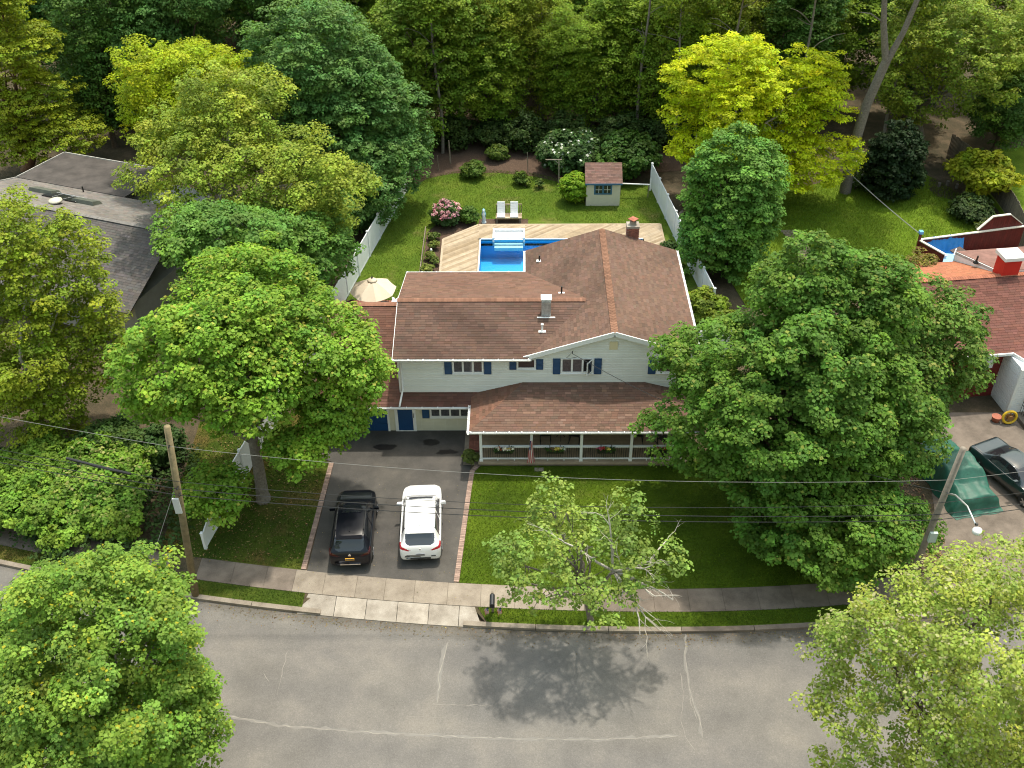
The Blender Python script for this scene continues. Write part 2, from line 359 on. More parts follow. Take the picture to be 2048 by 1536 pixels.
def leaf_mesh(name, P, W, spacing, per, size, color, flat=0.6, upw=0.55, var=0.18, tip=None, tipf=0.0, elong=1.15, off=(0,0,0), rad=0.78):
    n = len(P); pr = spacing*rad*(0.65+0.7*rng.random(n)); cnt = np.maximum(6, (per*(pr/(spacing*rad))**2)).astype(int)
    idx = np.repeat(np.arange(n), cnt); N = len(idx)
    d = unit(rng.normal(size=(N,3))); flip = (d[:,2] < 0) & (rng.random(N) < 0.75); d[flip,2] *= -1
    u = rng.random((N,1))**0.33
    p = P[idx]+d*pr[idx][:,None]*np.array([1,1,flat])*u
    nrm = unit(np.array([0,0,1.0])*upw+d*0.55+W[idx]*0.2+rng.normal(size=(N,3))*0.33)
    a = unit(np.cross(nrm, rng.normal(size=(N,3)))); b = np.cross(nrm, a)
    s = (size*(0.5+1.0*rng.random(N)))[:,None]
    v = np.empty((N,4,3)); fold = nrm*s*0.14
    v[:,0] = p-a*s*0.5*elong; v[:,1] = p+b*s*0.5+fold; v[:,2] = p+a*s*0.55*elong; v[:,3] = p-b*s*0.5+fold
    v = v-np.array(off)
    c = np.array(color)[None,:]*np.exp(rng.normal(size=(n,1))*var)*np.exp(rng.normal(size=(n,3))*np.array([0.06,0.02,0.06]))
    kk = rng.normal(size=(3,3))*1.3; w3 = np.sin(P@kk[0]+rng.random()*6)+np.sin(P@(kk[1]*1.8)+rng.random()*6)*0.7      # boughs differ a little in tint
    c = c*np.exp(0.10*w3[:,None]*np.array([1.25,0.8,0.4]))
    c = c[idx]*np.exp(rng.normal(size=(N,1))*0.13)*np.exp(rng.normal(size=(N,3))*0.035)
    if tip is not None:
        m = (rng.random(N) < tipf*2.2) & (d[:,2] > 0.45); c[m] = np.array(tip)*np.exp(rng.normal(size=(m.sum(),1))*0.15)  # paler leaves on clump tops paint in their brightness; white ones are flowers
    me = bpy.data.meshes.new(name)
    me.vertices.add(N*4); me.vertices.foreach_set('co', v.reshape(-1).astype(np.float32))
    me.loops.add(N*4); me.loops.foreach_set('vertex_index', np.arange(N*4, dtype=np.int32))
    me.polygons.add(N); me.polygons.foreach_set('loop_start', np.arange(0,N*4,4,dtype=np.int32)); me.polygons.foreach_set('loop_total', np.full(N,4,dtype=np.int32))
    at = me.attributes.new('col','FLOAT_COLOR','POINT')
    cc = np.ones((N,4,4), np.float32); cc[:,:,:3] = np.clip(c,0,1)[:,None,:]
    at.data.foreach_set('color', cc.reshape(-1))
    me.materials.append(MATS['leaf']); me.update(); me.validate()
    return me
def limb(mb, p, q, r0, r1, wob=0.12, seg=5, n=6):
    p, q = np.array(p,float), np.array(q,float); L = np.linalg.norm(q-p); pts = []; rr = []
    o = rng.normal(size=3)*wob*L*0.5; o[2] += 0.08*L
    for i in range(seg+1):
        t = i/seg; pts.append(p+(q-p)*t+o*math.sin(math.pi*t)*0.6+rng.normal(size=3)*wob*0.08*L*(0 < i < seg)); rr.append(r0+(r1-r0)*t)
    mb.tube(pts, rr, n, cap=False); return pts, rr
TREE_SRC = {}
def tree(name, label, base, ells, color, spacing=0.85, per=60, size=0.2, bark='bark', trunk_r=0.22, cat='tree', flat=0.6,
         group=None, inner=0.35, under=0.5, rough=0.14, gap=0.0, limbs=10, twigs=40, upw=0.75, var=0.14, tip=None, tipf=0.0, elong=1.15, fork=None, rad=0.78, key=None):
    t = thing(name, label, cat, (base[0], base[1], base[2] if len(base) > 2 else 0), group)
    P, W = crown_puffs(ells, spacing, inner, under, rough, gap)
    E = np.array(ells); big = E[np.argmax(E[:,3]*E[:,5])]
    top = np.array([big[0], big[1], big[2]-0.25*big[5]]); b0 = np.array([base[0], base[1], t.location[2]-0.1])
    mb = MB()
    mid = b0+(top-b0)*0.5+np.array([rng.normal()*0.15, rng.normal()*0.15, 0])
    fk = np.array(fork) if fork is not None else b0+(top-b0)*0.55
    pts = [b0, b0+(fk-b0)*0.12, b0+(fk-b0)*0.5+rng.normal(size=3)*0.05, fk]
    mb.tube(pts, [trunk_r*1.35, trunk_r*1.05, trunk_r*0.92, trunk_r*0.82], 8, cap=False)
    mains = []
    for k in range(limbs):
        tgt = P[rng.integers(len(P))]; tgt = fk+(tgt-fk)*0.8
        st = fk if k > 2 else b0+(fk-b0)*(0.7+0.3*rng.random())
        mains.append(limb(mb, st, tgt, trunk_r*(0.38+0.2*rng.random()), 0.03, 0.2, 6))
    for k in range(twigs):
        m, rr = mains[rng.integers(len(mains))] if mains else (pts, [trunk_r]*4); j = rng.integers(2, len(m))
        near = P[np.argsort(((P-m[j])**2).sum(1))[:14]]; q = near[rng.integers(len(near))]
        limb(mb, m[j], q, max(0.02, rr[j]*0.6), 0.012, 0.2, 3, 4)
    tr = mb.build('trunk', bark, t, smooth=True)
    me = leaf_mesh('crown', P, W, spacing, per, size, color, flat, upw, var, tip, tipf, elong, off=tuple(t.location), rad=rad)
    cr = bpy.data.objects.new('crown', me); col.objects.link(cr); cr.parent = t
    if key: TREE_SRC[key] = (tr, cr)
    return t
def tree_copy(key, name, label, loc, sc, rz, cat='tree', group=None):
    t = thing(name, label, cat, loc, group, local=True, rz=rz); t.scale = sc
    for src in TREE_SRC[key]:
        c = src.copy(); col.objects.link(c); c.parent = t
    return t
def bush(name, label, loc, r, h, color, per=40, size=0.12, spacing=0.3, cat='bush', group=None, flat=0.8, var=0.18, tip=None, tipf=0.0, zc=None, rough=0.12, elong=1.15, stems=5, ry=None):
    t = thing(name, label, cat, (loc[0], loc[1], 0), group)
    zc = h*0.5 if zc is None else zc
    P, W = crown_puffs([(loc[0], loc[1], zc, r, ry or r, h-zc)], spacing, 0.4, 0.9, rough)
    me = leaf_mesh('foliage', P, W, spacing, per, size, color, flat, 0.5, var, tip, tipf, elong, off=tuple(t.location))
    o = bpy.data.objects.new('foliage', me); col.objects.link(o); o.parent = t
    mb = MB()
    for k in range(stems):
        q = P[rng.integers(len(P))]; mb.tube([(loc[0]+rng.normal()*0.05, loc[1]+rng.normal()*0.05, -0.05), (np.array(loc[:2]).tolist()[0], loc[1], zc*0.5), q], [0.03, 0.022, 0.01], 5, cap=False)
    mb.build('stem', 'bark', t)
    return t
def blades(name, label, poly, n, h, color, cat='grass', z=0.03, var=0.25, w=0.03):
    """short grass blades scattered over a polygon: one uncountable mass"""
    poly = np.array(poly); lo, hi = poly.min(0), poly.max(0); pts = np.zeros((0,2))
    while len(pts) < n:
        q = lo+(hi-lo)*rng.random((n,2)); ins = np.zeros(n,bool)
        for i in range(len(poly)):
            a, b = poly[i], poly[(i+1)%len(poly)]
            cnd = ((a[1] > q[:,1]) != (b[1] > q[:,1]))
            with np.errstate(divide='ignore', invalid='ignore'):
                xx = (b[0]-a[0])*(q[:,1]-a[1])/(b[1]-a[1])+a[0]
            ins ^= cnd & (q[:,0] < xx)
        pts = np.concatenate([pts, q[ins]])
    pts = pts[:n]; th = rng.random(n)*6.28; hh = h*(0.5+rng.random(n)); ln = rng.normal(size=(n,2))*h*0.45
    v = np.zeros((n,3,3)); dx = np.stack([np.cos(th),np.sin(th)],1)*w/2
    v[:,0,:2] = pts-dx; v[:,1,:2] = pts+dx; v[:,2,:2] = pts+ln; v[:,:,2] = z; v[:,2,2] = z+hh
    me = bpy.data.meshes.new(name)
    me.vertices.add(n*3); me.vertices.foreach_set('co', v.reshape(-1).astype(np.float32))
    me.loops.add(n*3); me.loops.foreach_set('vertex_index', np.arange(n*3,dtype=np.int32))
    me.polygons.add(n); me.polygons.foreach_set('loop_start', np.arange(0,n*3,3,dtype=np.int32)); me.polygons.foreach_set('loop_total', np.full(n,3,dtype=np.int32))
    at = me.attributes.new('col','FLOAT_COLOR','POINT'); cc = np.ones((n,3,4),np.float32)
    patch = np.sin(pts[:,0]*1.7+np.sin(pts[:,1]*1.1)*2)*np.sin(pts[:,1]*1.4+np.sin(pts[:,0]*0.8)*2)
    cc[:,:,:3] = (np.array(color)*np.exp(rng.normal(size=(n,1))*var+0.30*patch[:,None])*np.exp(rng.normal(size=(n,3))*0.08))[:,None,:]
    at.data.foreach_set('color', np.clip(cc,0,1).reshape(-1))
    me.materials.append(MATS['leaf']); me.update()
    o = bpy.data.objects.new(name, me); col.objects.link(o); o['kind'] = 'stuff'; tag(o, label, cat)
    return o

# ------------------------------------------------------------------ ground, road, pavements
def ky(x):                      # far kerb line of the curving street
    d = x-6.0; return 27.66+(0.0043 if d < 0 else 0.0066)*d*d
def strip(x0, x1, o0, o1, step=0.8):
    n = max(2, int((x1-x0)/step)); xs = np.linspace(x0, x1, n+1)
    return [(float(x), ky(x)+o0) for x in xs]+[(float(x), ky(x)+o1) for x in xs[::-1]]
POOL = (-2.79, 51.7, 7.9, 59.79)
def holed(poly):                # split a polygon round the pool basin
    x0, y0, x1, y1 = POOL; mid = clip(clip(poly, 1, 0, x1), -1, 0, -x0)
    return [q for q in (clip(poly,1,0,x0), clip(poly,-1,0,-x1), clip(mid,0,1,y0), clip(mid,0,-1,-y1)) if len(q) > 2]
g = MB()
for q in holed([(-900,-300),(900,-300),(900,1500),(-900,1500)]): g.add([(x,y,-0.2) for x,y in q], [tuple(range(len(q)))])
struct(g.build('ground','soil'))
def sheet(name, poly, z, mat, parent=None):
    m = MB()
    for q in (holed(poly) if name == 'back_lawn' else [poly]): m.add([(x,y,z) for x,y in q], [tuple(range(len(q)))])
    return struct(m.build(name, mat, parent))
road_poly = strip(-60, 60, -9.4, 0.05)
road = sheet('road', road_poly, -0.115, 'asphalt_road')
tl = []
for x in np.linspace(-60, 60, 161):
    tl.append((float(x), ky(x)+(1.06 if -9.75 < x < -1.6 else 0.1)))
yard = MB()
for q in holed(tl+[(60,400),(-60,400)]): yard.prism(q, -0.19, -0.02)
struct(yard.build('terrain','soil'))
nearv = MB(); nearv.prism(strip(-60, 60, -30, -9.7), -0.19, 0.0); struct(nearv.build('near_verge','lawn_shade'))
def kerb(name, offs, x0, x1, skip=()):
    k = struct(bpy.data.objects.new(name, None)); col.objects.link(k)
    x = x0
    while x < x1:
        L = 3.05; xa, xb = x+0.012, min(x+L, x1)-0.012
        if not any(a < (xa+xb)/2 < b for a, b in skip):
            m = MB(); m.prism(strip(xa, xb, offs-0.02, offs+0.22, 0.6), -0.18, 0.012+0.006*rng.normal()*0.5); m.build('kerb_stone','concrete_dirty_shaded' if rng.random() < .25 else 'concrete_clean', k)
        x += L
    return k
kerb('kerb', 0.0, -30, 45, skip=((-9.6,-1.7),))
kerb('near_kerb', -9.65, -30, 30)
# cracks and seams worn into the road surface
CR = simple('crack_filler', (0.235, 0.217, 0.19), 0.9, var=0.2, vscale=4)
SEAM = simple('worn_seam', (0.176, 0.167, 0.152), 0.9, var=0.12, vscale=2)
SEAM_Z = [-0.1142]
def crack(pts, w, jit=0.022, z=-0.111, mat=None):
    m = MB(); out = []
    for (a, b) in zip(pts[:-1], pts[1:]):
        n = max(2, int(math.dist(a,b)/0.22))
        out += [(a[0]+(b[0]-a[0])*i/n+rng.normal()*jit, a[1]+(b[1]-a[1])*i/n+rng.normal()*jit) for i in range(n)]
    out.append(pts[-1]); L = []; Rr = []
    for i, p in enumerate(out):
        q = out[min(i+1,len(out)-1)]; o = out[max(i-1,0)]; d = np.array([q[0]-o[0], q[1]-o[1]]); d = d/(np.linalg.norm(d)+1e-9); nn = np.array([-d[1], d[0]])
        ww = w*0.62*(0.3+0.9*rng.random())*(0.35 if i in (0,len(out)-1) else 1)
        L.append(np.array(p)+nn*ww/2); Rr.append(np.array(p)-nn*ww/2)
    k = len(out); m.add([(*p,z) for p in L]+[(*p,z) for p in Rr], [(i,i+1,k+i+1,k+i) for i in range(k-1)])
    m.build('road_crack', mat or CR, road)
for pts, w in (([(-3.14,27.14),(-3.39,25.77),(-3.39,24.24)],0.09), ([(-9.75,26.75),(-9.75,24.57)],0.045), ([(-12.6,23.8),(-9.4,23.21),(-6.66,22.96),(-3.77,22.79),(-0.45,22.63),(2.89,22.61),(5.9,22.78)],0.075),
               ([(-3.68,24.17),(-1.22,24.08)],0.05), ([(6.75,27.6),(6.57,26.28),(6.63,24.37),(6.78,23.36),(6.79,22.71)],0.07), ([(6.33,25.67),(6.34,24.72),(6.07,23.47),(6.16,22.71),(6.43,22.18)],0.05),
               ([(6.75,24.84),(6.53,24.37),(6.7,23.47)],0.06), ([(-10.5,25.6),(-10.2,25.2)],0.05), ([(-4.6,23.6),(-3.2,23.55)],0.03)):
    crack(pts, w*0.8)
    if w > 0.065: SEAM_Z[0] += 0.0006; crack(pts, w*3.2, 0.035, SEAM_Z[0], SEAM)
sw = struct(bpy.data.objects.new('sidewalk', None)); col.objects.link(sw)
def slab_between(name, xa, xb, o0, o1, z, mat, parent, t=0.12):
    m = MB(); m.prism(strip(xa+0.006, xb-0.006, o0, o1, 0.7), z-t, z); return m.build(name, mat, parent)
x = -34.0
joints = [-34,-31.4,-28.8,-26.2,-23.6,-21,-18.4,-15.9,-14.5,-12.9,-11.4,-10.1,-8.75,-7.32,-6.05,-4.75,-3.3,-1.85,-0.4,1.1,2.6,4.1,5.6,7.1,8.6,10.1,11.6,13.1,14.6,16.1,17.6,19.1,20.6,22.1,23.6,25.1,26.6]
for a, b in zip(joints[:-1], joints[1:]):
    mid = (a+b)/2
    if -15.9 < mid < -14.5: continue
    mt = 'concrete_clean' if -10.2 < mid < 2.8 else 'concrete_dirty_shaded'  # outer slabs: tree shade put into the darker colour, along with dirt
    slab_between('sidewalk_slab', a, b, 1.02, 2.28, 0.004+0.004*rng.random(), mt, sw)
ap = struct(bpy.data.objects.new('driveway_apron', None)); col.objects.link(ap)
aj = [-9.35,-8.1,-6.75,-5.4,-4.05,-2.75,-1.75]
for i, (a, b) in enumerate(zip(aj[:-1], aj[1:])):
    xs = np.linspace(a+0.012, b-0.012, 4)
    m = MB(); n = len(xs)
    lo = [(float(x), ky(x)-0.03) for x in xs]; hi = [(float(x), ky(x)+1.0) for x in xs]
    if i == 0: lo[0] = (lo[0][0]-0.35, lo[0][1]); 
    if i == len(aj)-2: hi[-1] = (hi[-1][0]-0.35, hi[-1][1])
    vs = [(x,y,-0.085) for x,y in lo]+[(x,y,-0.004) for x,y in hi]+[(x,y,-0.19) for x,y in lo]+[(x,y,-0.19) for x,y in hi]
    fs = [(k,k+1,n+k+1,n+k) for k in range(n-1)]+[(k,2*n+k,2*n+k+1,k+1) for k in range(n-1)]+[(0,n,3*n,2*n),(n-1,3*n-1,4*n-1,2*n-1)]
    m.add(vs, fs); m.build('apron_slab','concrete_worn', ap)
# driveway
DL, DR = -9.62, -2.84
drive = sheet('driveway', [(x, ky(x)+2.26) for x in np.linspace(DL,-3.05,8)]+[(-2.62,37.75),(-2.5,38.3),(-2.2,38.6),(-2.2,40.6),(-10.4,40.6),(-10.4,38.6),(-9.45,38.1)], 0.012, 'asphalt_drive')
st_mat = simple('oil_stain', (0.012,0.011,0.011), 0.5, var=0.3)
for (cx,cy,rx,ry) in ((-7.03,39.26,0.55,0.26),(-4.77,39.64,0.42,0.3),(-3.88,38.9,0.5,0.22)):
    m = MB(); k = 22; m.add([(cx+rx*(1+0.18*math.sin(3*t+cx)+0.08*rng.normal())*math.cos(t), cy+ry*(1+0.18*math.sin(2*t+cy)+0.08*rng.normal())*math.sin(t), 0.016) for t in np.linspace(0,6.283,k,endpoint=False)], [tuple(range(k))])
    m.build('oil_stain', st_mat, drive)
# brick paver borders
pv = MB(); pv.box(-0.115,-0.048,-0.05,0.115,0.048,0.035); pme = pv.mesh('paver', PAVER)
def border(name, pts, inset=0.0):
    b = struct(bpy.data.objects.new(name, None)); col.objects.link(b)
    for (p, q) in zip(pts[:-1], pts[1:]):
        L = math.dist(p,q); n = max(1, int(L/0.108)); a = math.atan2(q[1]-p[1], q[0]-p[0])-math.pi/2
        for i in range(n):
            t = (i+0.5)/n
            share(pme, 'paver', b, (p[0]+(q[0]-p[0])*t, p[1]+(q[1]-p[1])*t, 0.006*rng.random()), (0,0,a+0.03*rng.normal()))
border('paver_border_left', [(-9.79,31.05),(-9.58,38.1)])
border('paver_border_right', [(-2.95,30.32),(-2.62,36.2),(-2.52,37.5),(-2.2,38.0)])
# lawns
xs = np.linspace(-2.82,16.5,24)
lawn_f = [(float(x), ky(x)+2.28) for x in xs]+[(16.5,38),(8.2,38.2),(8.2,37.86),(-2.1,37.86),(-2.42,37.4),(-2.5,36.2)]
sheet('front_lawn', lawn_f, 0.012, 'lawn_front')
xs = np.linspace(-16.5,-9.92,10)
lawn_l = [(float(x), ky(x)+2.28) for x in xs]+[(-9.7,38.1),(-10.4,38.7),(-10.4,42),(-17,42)]
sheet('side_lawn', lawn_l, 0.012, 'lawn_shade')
verge_r = strip(-1.7, 26, 0.22, 1.0); verge_r[0] = (-1.55, verge_r[0][1]); verge_r[-1] = (-1.95, verge_r[-1][1])
sheet('verge_right', verge_r, 0.004, 'lawn_front')
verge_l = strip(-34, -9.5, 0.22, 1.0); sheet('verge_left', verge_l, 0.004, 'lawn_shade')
lawn_b = [(-10.9,52.5),(-8.5,67.5),(-7.4,69.4),(-5,70.4),(-2,70.6),(1.0,70.0),(3.5,68.6),(9.2,68.2),(11.3,51),(12.3,42.5),(8.2,42.5),(8.2,50.4),(-10.6,50.4)]
sheet('back_lawn', lawn_b, 0.006, 'lawn_back')
lawn_n = [(13.5,52),(12.5,58),(11.5,63),(16,66),(22,68.5),(27.5,70),(29.3,70.5),(31.2,66.5),(32.2,63),(32.4,59.6),(24.6,57.2),(21,53.5)]
sheet('neighbour_lawn', lawn_n, 0.006, 'lawn_neighbour')
sheet('neighbour_lawn_far', [(33.2,60),(32.9,66),(33.6,73),(45,76),(45,60)], 0.006, 'lawn_neighbour')
ndr = sheet('neighbour_driveway', [(18.6,31.2),(25,31.9),(26.2,36),(25.6,42),(20.8,42),(19.6,36)], 0.004, 'concrete_dirty_shaded')
blades('grass', 'short green grass blades on front lawn beside the driveway', lawn_f, 60000, 0.05, (0.078,0.125,0.006))
blades('verge_grass', 'grass blades on the strip between kerb and sidewalk', verge_r, 14000, 0.05, (0.07,0.12,0.012))
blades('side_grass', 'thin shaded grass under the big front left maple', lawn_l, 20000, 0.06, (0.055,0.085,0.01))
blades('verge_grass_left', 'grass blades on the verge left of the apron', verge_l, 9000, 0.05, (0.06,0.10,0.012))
blades('back_grass', 'mown grass blades of the backyard lawn round the deck', [(-10.9,52.5),(-8.5,67.5),(-7.4,69.4),(-5,70.4),(-2,70.6),(1.0,70.0),(3.5,68.6),(9.2,68.2),(10.1,61.9),(-3.0,63.2),(-6.6,62.6),(-6.6,52.5)], 45000, 0.06, (0.10,0.155,0.015))
blades('neighbour_grass', 'longer bright grass of the neighbouring back lawn', lawn_n, 50000, 0.11, (0.13,0.20,0.014))

# ------------------------------------------------------------------ roof shingles
def shingle_roof(parent, pts, base, w=0.32, e=0.155, col_a=(0.20,0.115,0.085), dark=0.5, name='shingles', single=0, light=0.0, clump=0.0, lift=0.011):
    """pts: planar 3-d polygon, first edge = eave (left to right seen from the eave). Lays courses of tabs on it."""
    P = np.array(pts, float); u = P[1]-P[0]; u /= np.linalg.norm(u)
    nrm = np.cross(P[1]-P[0], P[2]-P[0]); nrm /= np.linalg.norm(nrm)
    if nrm[2] < 0: nrm = -nrm
    v = np.cross(nrm, u)
    if v[2] < 0: v = -v
    q = [((p-P[0])@u, (p-P[0])@v) for p in P]
    vmax = max(b for a, b in q); mb = MB(); rows = int(math.ceil(vmax/e)); cnt = 0
    for r in range(rows):
        v0, v1 = r*e, min((r+1)*e, vmax)
        if v1-v0 < 0.02: continue
        band = clip(clip(q, 0, 1, v1), 0, -1, -v0)
        if len(band) < 3: continue
        a0, a1 = min(p[0] for p in band), max(p[0] for p in band)
        x = a0-rng.random()*w
        while x < a1:
            ww = w*(0.75+0.5*rng.random()) if True else w
            cell = clip(clip(band, 1, 0, x+ww-0.006), -1, 0, -x-0.002); x0 = x; x += ww
            if len(cell) < 3: continue
            f = 1+0.07*rng.normal()
            k = rng.random()
            if k < dark*0.5: f *= 0.84
            elif k < dark: f *= 0.92
            if rng.random() < light: f *= 1.32
            if clump: f *= 1-clump*max(0, math.sin(x0*0.9+r*0.12+P[0][0])*math.sin(r*0.17+x0*0.35+1.3))
            c = (col_a[0]*f*(1+0.04*rng.normal()), col_a[1]*f, col_a[2]*f*(1+0.03*rng.normal()))
            n = len(cell); top = []; bot = []
            for (a, b) in cell:
                h = lift*(1-(b-v0)/e)+0.003+0.002*rng.random()
                top.append(P[0]+u*a+v*b+nrm*h); bot.append(P[0]+u*a+v*b-nrm*0.004)
            fs = [tuple(range(n))]+[(i,n+i,n+(i+1)%n,(i+1)%n) for i in range(n)]
            area = np.array(top); 
            if np.cross(area[1]-area[0], area[2]-area[0])@nrm < 0: fs = [tuple(reversed(f)) for f in fs]
            if cnt < single:
                s = MB(); s.add(top+bot, fs, c); s.build('shingle', 'shingle', parent); cnt += 1
            else: mb.add(top+bot, fs, c)
    return mb.build(name, 'shingle', parent, kind='stuff')
def ridge_cap(parent, p, q, w=0.17, e=0.14, c0=(0.20,0.107,0.07), sa=0.33, sb=0.33):
    p, q = np.array(p,float), np.array(q,float); L = np.linalg.norm(q-p); d = (q-p)/L; s = np.cross(d,(0,0,1)); s /= np.linalg.norm(s)
    mb = MB(); n = int(L/e)
    for i in range(n):
        a = p+d*(i*e); b = p+d*((i+1)*e+0.02); f = 1+0.1*rng.normal(); c = tuple(x*f for x in c0); z0, z1 = 0.035, 0.022
        vs = []
        for pt, z in ((a,z0),(b,z1)):
            vs += [pt+s*w+np.array([0,0,z-w*sa]), pt+np.array([0,0,z]), pt-s*w+np.array([0,0,z-w*sb])]
        vs += [vs[0]-np.array([0,0,0.02]), vs[1]-np.array([0,0,0.02]), vs[2]-np.array([0,0,0.02])]
        mb.add(vs, [(0,1,4,3),(1,2,5,4),(0,6,7,1),(1,7,8,2)], c)
    return mb.build('ridge_cap', 'shingle', parent, kind='stuff')

# ------------------------------------------------------------------ the house
YW = 40.58; EZ = 4.9; RZ = 6.3; SL = (RZ-EZ)/4.22
house = thing('house', 'two-storey sage-green sided house with brown shingle roof and white front porch', 'house', (1.0,45.0,0))
wall = MB()
wall.prism([(-6.15,YW),(8.35,YW),(8.35,50.2),(0.4,50.2),(0.4,47.9),(-6.15,47.9)], -0.05, EZ-0.03)
wall.prism_y([(0.45,EZ-0.03),(8.3,EZ-0.03),(4.38,RZ-0.1)], YW, YW+0.2)
wall.prism_y([(0.45,EZ-0.03),(8.3,EZ-0.03),(4.38,RZ-0.1)], 50.0, 50.2)
wall_o = wall.build('wall', SIDING, house)
def lap(parent, x0, x1, z0, z1, y, mat, clipf=None, t=0.032, name='siding_board', face=-1):
    poly = [(x0,z0),(x1,z0),(x1,z1),(x0,z1)]
    if clipf: poly = clipf(poly)
    if len(poly) < 3: return
    n = len(poly); zs = [p[1] for p in poly]; za, zb = min(zs), max(zs); m = MB()
    zc = za+(zb-za)*0.72
    def put(q, d0, d1, a, b):
        n = len(q)
        if n < 3: return
        fr = [(px_, y+face*(d0+(d1-d0)*(pz-a)/max(1e-6,b-a)+0.003), pz) for px_,pz in q]; bk = [(px_, y, pz) for px_,pz in q]
        m.add(fr+bk, [tuple(range(n))]+[(i,n+i,n+(i+1)%n,(i+1)%n) for i in range(n)])
    put(clip(poly,0,1,zc), t, t*0.92, za, zc); put(clip(poly,0,-1,-zc), t*0.92, 0.0, zc, zb)
    m.build(name, mat, parent)
z = 2.40
while z < RZ-0.15:
    zt = z+0.152
    def cf(poly):
        poly = clip(poly, 0, 1, RZ-0.12)
        if z > EZ-0.2:
            poly = clip(poly, -SL, 1, EZ-0.02-SL*0.14); poly = clip(poly, SL, 1, EZ-0.02+SL*8.6)
        return poly
    if zt <= EZ-0.03:
        for a, b in ((-6.1,-2.5),(-2.5,1.2),(1.2,4.9),(4.9,8.3)): lap(wall_o, a+0.002, b-0.002, z, zt-0.002, YW-0.001, SIDING)
    else: lap(wall_o, 0.2, 8.5, z, zt-0.002, YW-0.001, SIDING, cf)
    z = zt
z = 0.05
while z < 2.3:
    zt = z+0.33; n = 0
    for a in np.arange(-10.2,-2.3,0.62):
        if a < -6.9 or (-6.62 < a+0.3 < -5.5 and False): continue
        lap(wall_o, a+0.003, min(a+0.617,-2.2), z, zt-0.004, YW-0.003, TAN, name='siding_shingle', t=0.014)
    z = zt
# corner boards and fascia
for (x0,x1) in ((-6.2,-6.07),(8.27,8.4)):
    m = MB(); m.box(x0, YW-0.045, 2.45, x1, YW+0.06, EZ-0.02); m.build('corner_board', WHITE, house)
# main roof and gable roof
roof = MB()
MR = (43.8, 5.95); FE = (40.18, EZ); BE = (48.15, EZ)
def plane_slab(m, pts, t=0.07): m.slab(pts, t)
mainF = [(-6.36,FE[0],FE[1]),(0.22,FE[0],FE[1]),(3.38,MR[0],MR[1]),(-6.36,MR[0],MR[1])]
mainB = [(0.2,BE[0],BE[1]),(-6.36,BE[0],BE[1]),(-6.36,MR[0],MR[1]),(3.38,MR[0],MR[1])]
GX0, GX1, GXC, GY0, GY1 = 0.14, 8.62, 4.38, 40.30, 50.45
gabL = [(GX0,GY1,EZ),(GX0,GY0,EZ),(GXC,GY0,RZ),(GXC,GY1,RZ)]
gabR = [(GX1,GY0,EZ),(GX1,GY1,EZ),(GXC,GY1,RZ),(GXC,GY0,RZ)]
for p in (mainF, mainB, gabL, gabR): plane_slab(roof, p)
roof_o = roof.build('roof', ROOFBASE, house)
BR = (0.118,0.072,0.055)  # sunlight put into slope colours: lit back slope lighter, front slope darker
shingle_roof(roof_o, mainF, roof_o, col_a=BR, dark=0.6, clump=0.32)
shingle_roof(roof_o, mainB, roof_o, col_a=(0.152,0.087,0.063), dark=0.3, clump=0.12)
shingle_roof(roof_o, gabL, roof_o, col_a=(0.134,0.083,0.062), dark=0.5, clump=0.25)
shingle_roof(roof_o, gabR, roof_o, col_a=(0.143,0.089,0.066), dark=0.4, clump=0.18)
ridge_cap(roof_o, (GXC,GY0-0.02,RZ+0.03), (GXC,GY1,RZ+0.03))
ridge_cap(roof_o, (-6.38,MR[0],MR[1]+0.03), (3.2,MR[0],MR[1]+0.03), c0=(0.20,0.105,0.07))
# rake boards
for a, b in (((GX0-0.1,EZ-0.06),(GXC,RZ-0.03)), ((GX1+0.1,EZ-0.06),(GXC,RZ-0.03))):
    for yy in (GY0-0.02, GY1+0.02):
        dd = 0.0 if yy < 45 else -0.14
        m = MB(); m.bar((a[0],yy,a[1]+dd), (b[0],yy,b[1]+dd), 0.05, 0.24); m.build('rake_board', WHITE, house)
    m = MB(); m.bar((a[0],(GY0+YW)/2,a[1]-0.05), (b[0],(GY0+YW)/2,b[1]-0.05), YW-GY0-0.02, 0.02); m.build('soffit', WHITE, house)
for yy in (FE[0],BE[0]):
    pass
m = MB(); m.bar((-6.37,FE[0],EZ-0.10),(-6.37,MR[0],MR[1]-0.10),0.03,0.2); m.build('rake_board', WHITE, house)
m = MB(); m.bar((-6.37,BE[0],EZ-0.10),(-6.37,MR[0],MR[1]-0.10),0.03,0.2); m.build('rake_board', WHITE, house)
def gutter(p, q, out, parent, hang=0.75, name='gutter'):
    """open K-style trough with hangers; out = horizontal unit vector away from the house"""
    p, q = np.array(p,float), np.array(q,float); o = np.array([*out,0.0]); d = (q-p)/np.linalg.norm(q-p)
    prof = [(0.0,0.0),(0.0,-0.10),(0.085,-0.10),(0.12,-0.03),(0.12,0.004),(0.105,0.004),(0.105,-0.03),(0.078,-0.088),(0.014,-0.088),(0.014,0.0)]
    m = MB(); n = len(prof); vs = [e+o*a+np.array([0,0,b]) for e in (p,q) for a,b in prof]
    m.add(vs, [tuple(range(n)), tuple(range(n,2*n))[::-1]]+[(i,n+i,n+(i+1)%n,(i+1)%n) for i in range(n)]); gt = m.build(name, WHITE, parent)
    L = np.linalg.norm(q-p); k = max(2,int(L/hang))
    for i in range(k+1):
        c = p+d*(0.1+(L-0.2)*i/k); h = MB(); h.bar(c-o*0.03+np.array([0,0,0.012]), c+o*0.13+np.array([0,0,0.012]), 0.045, 0.02); h.build('gutter_hanger', WHITE, gt)
    return gt
gutter((-6.42,FE[0],EZ-0.02),(0.35,FE[0],EZ-0.02),(0,-1),house)
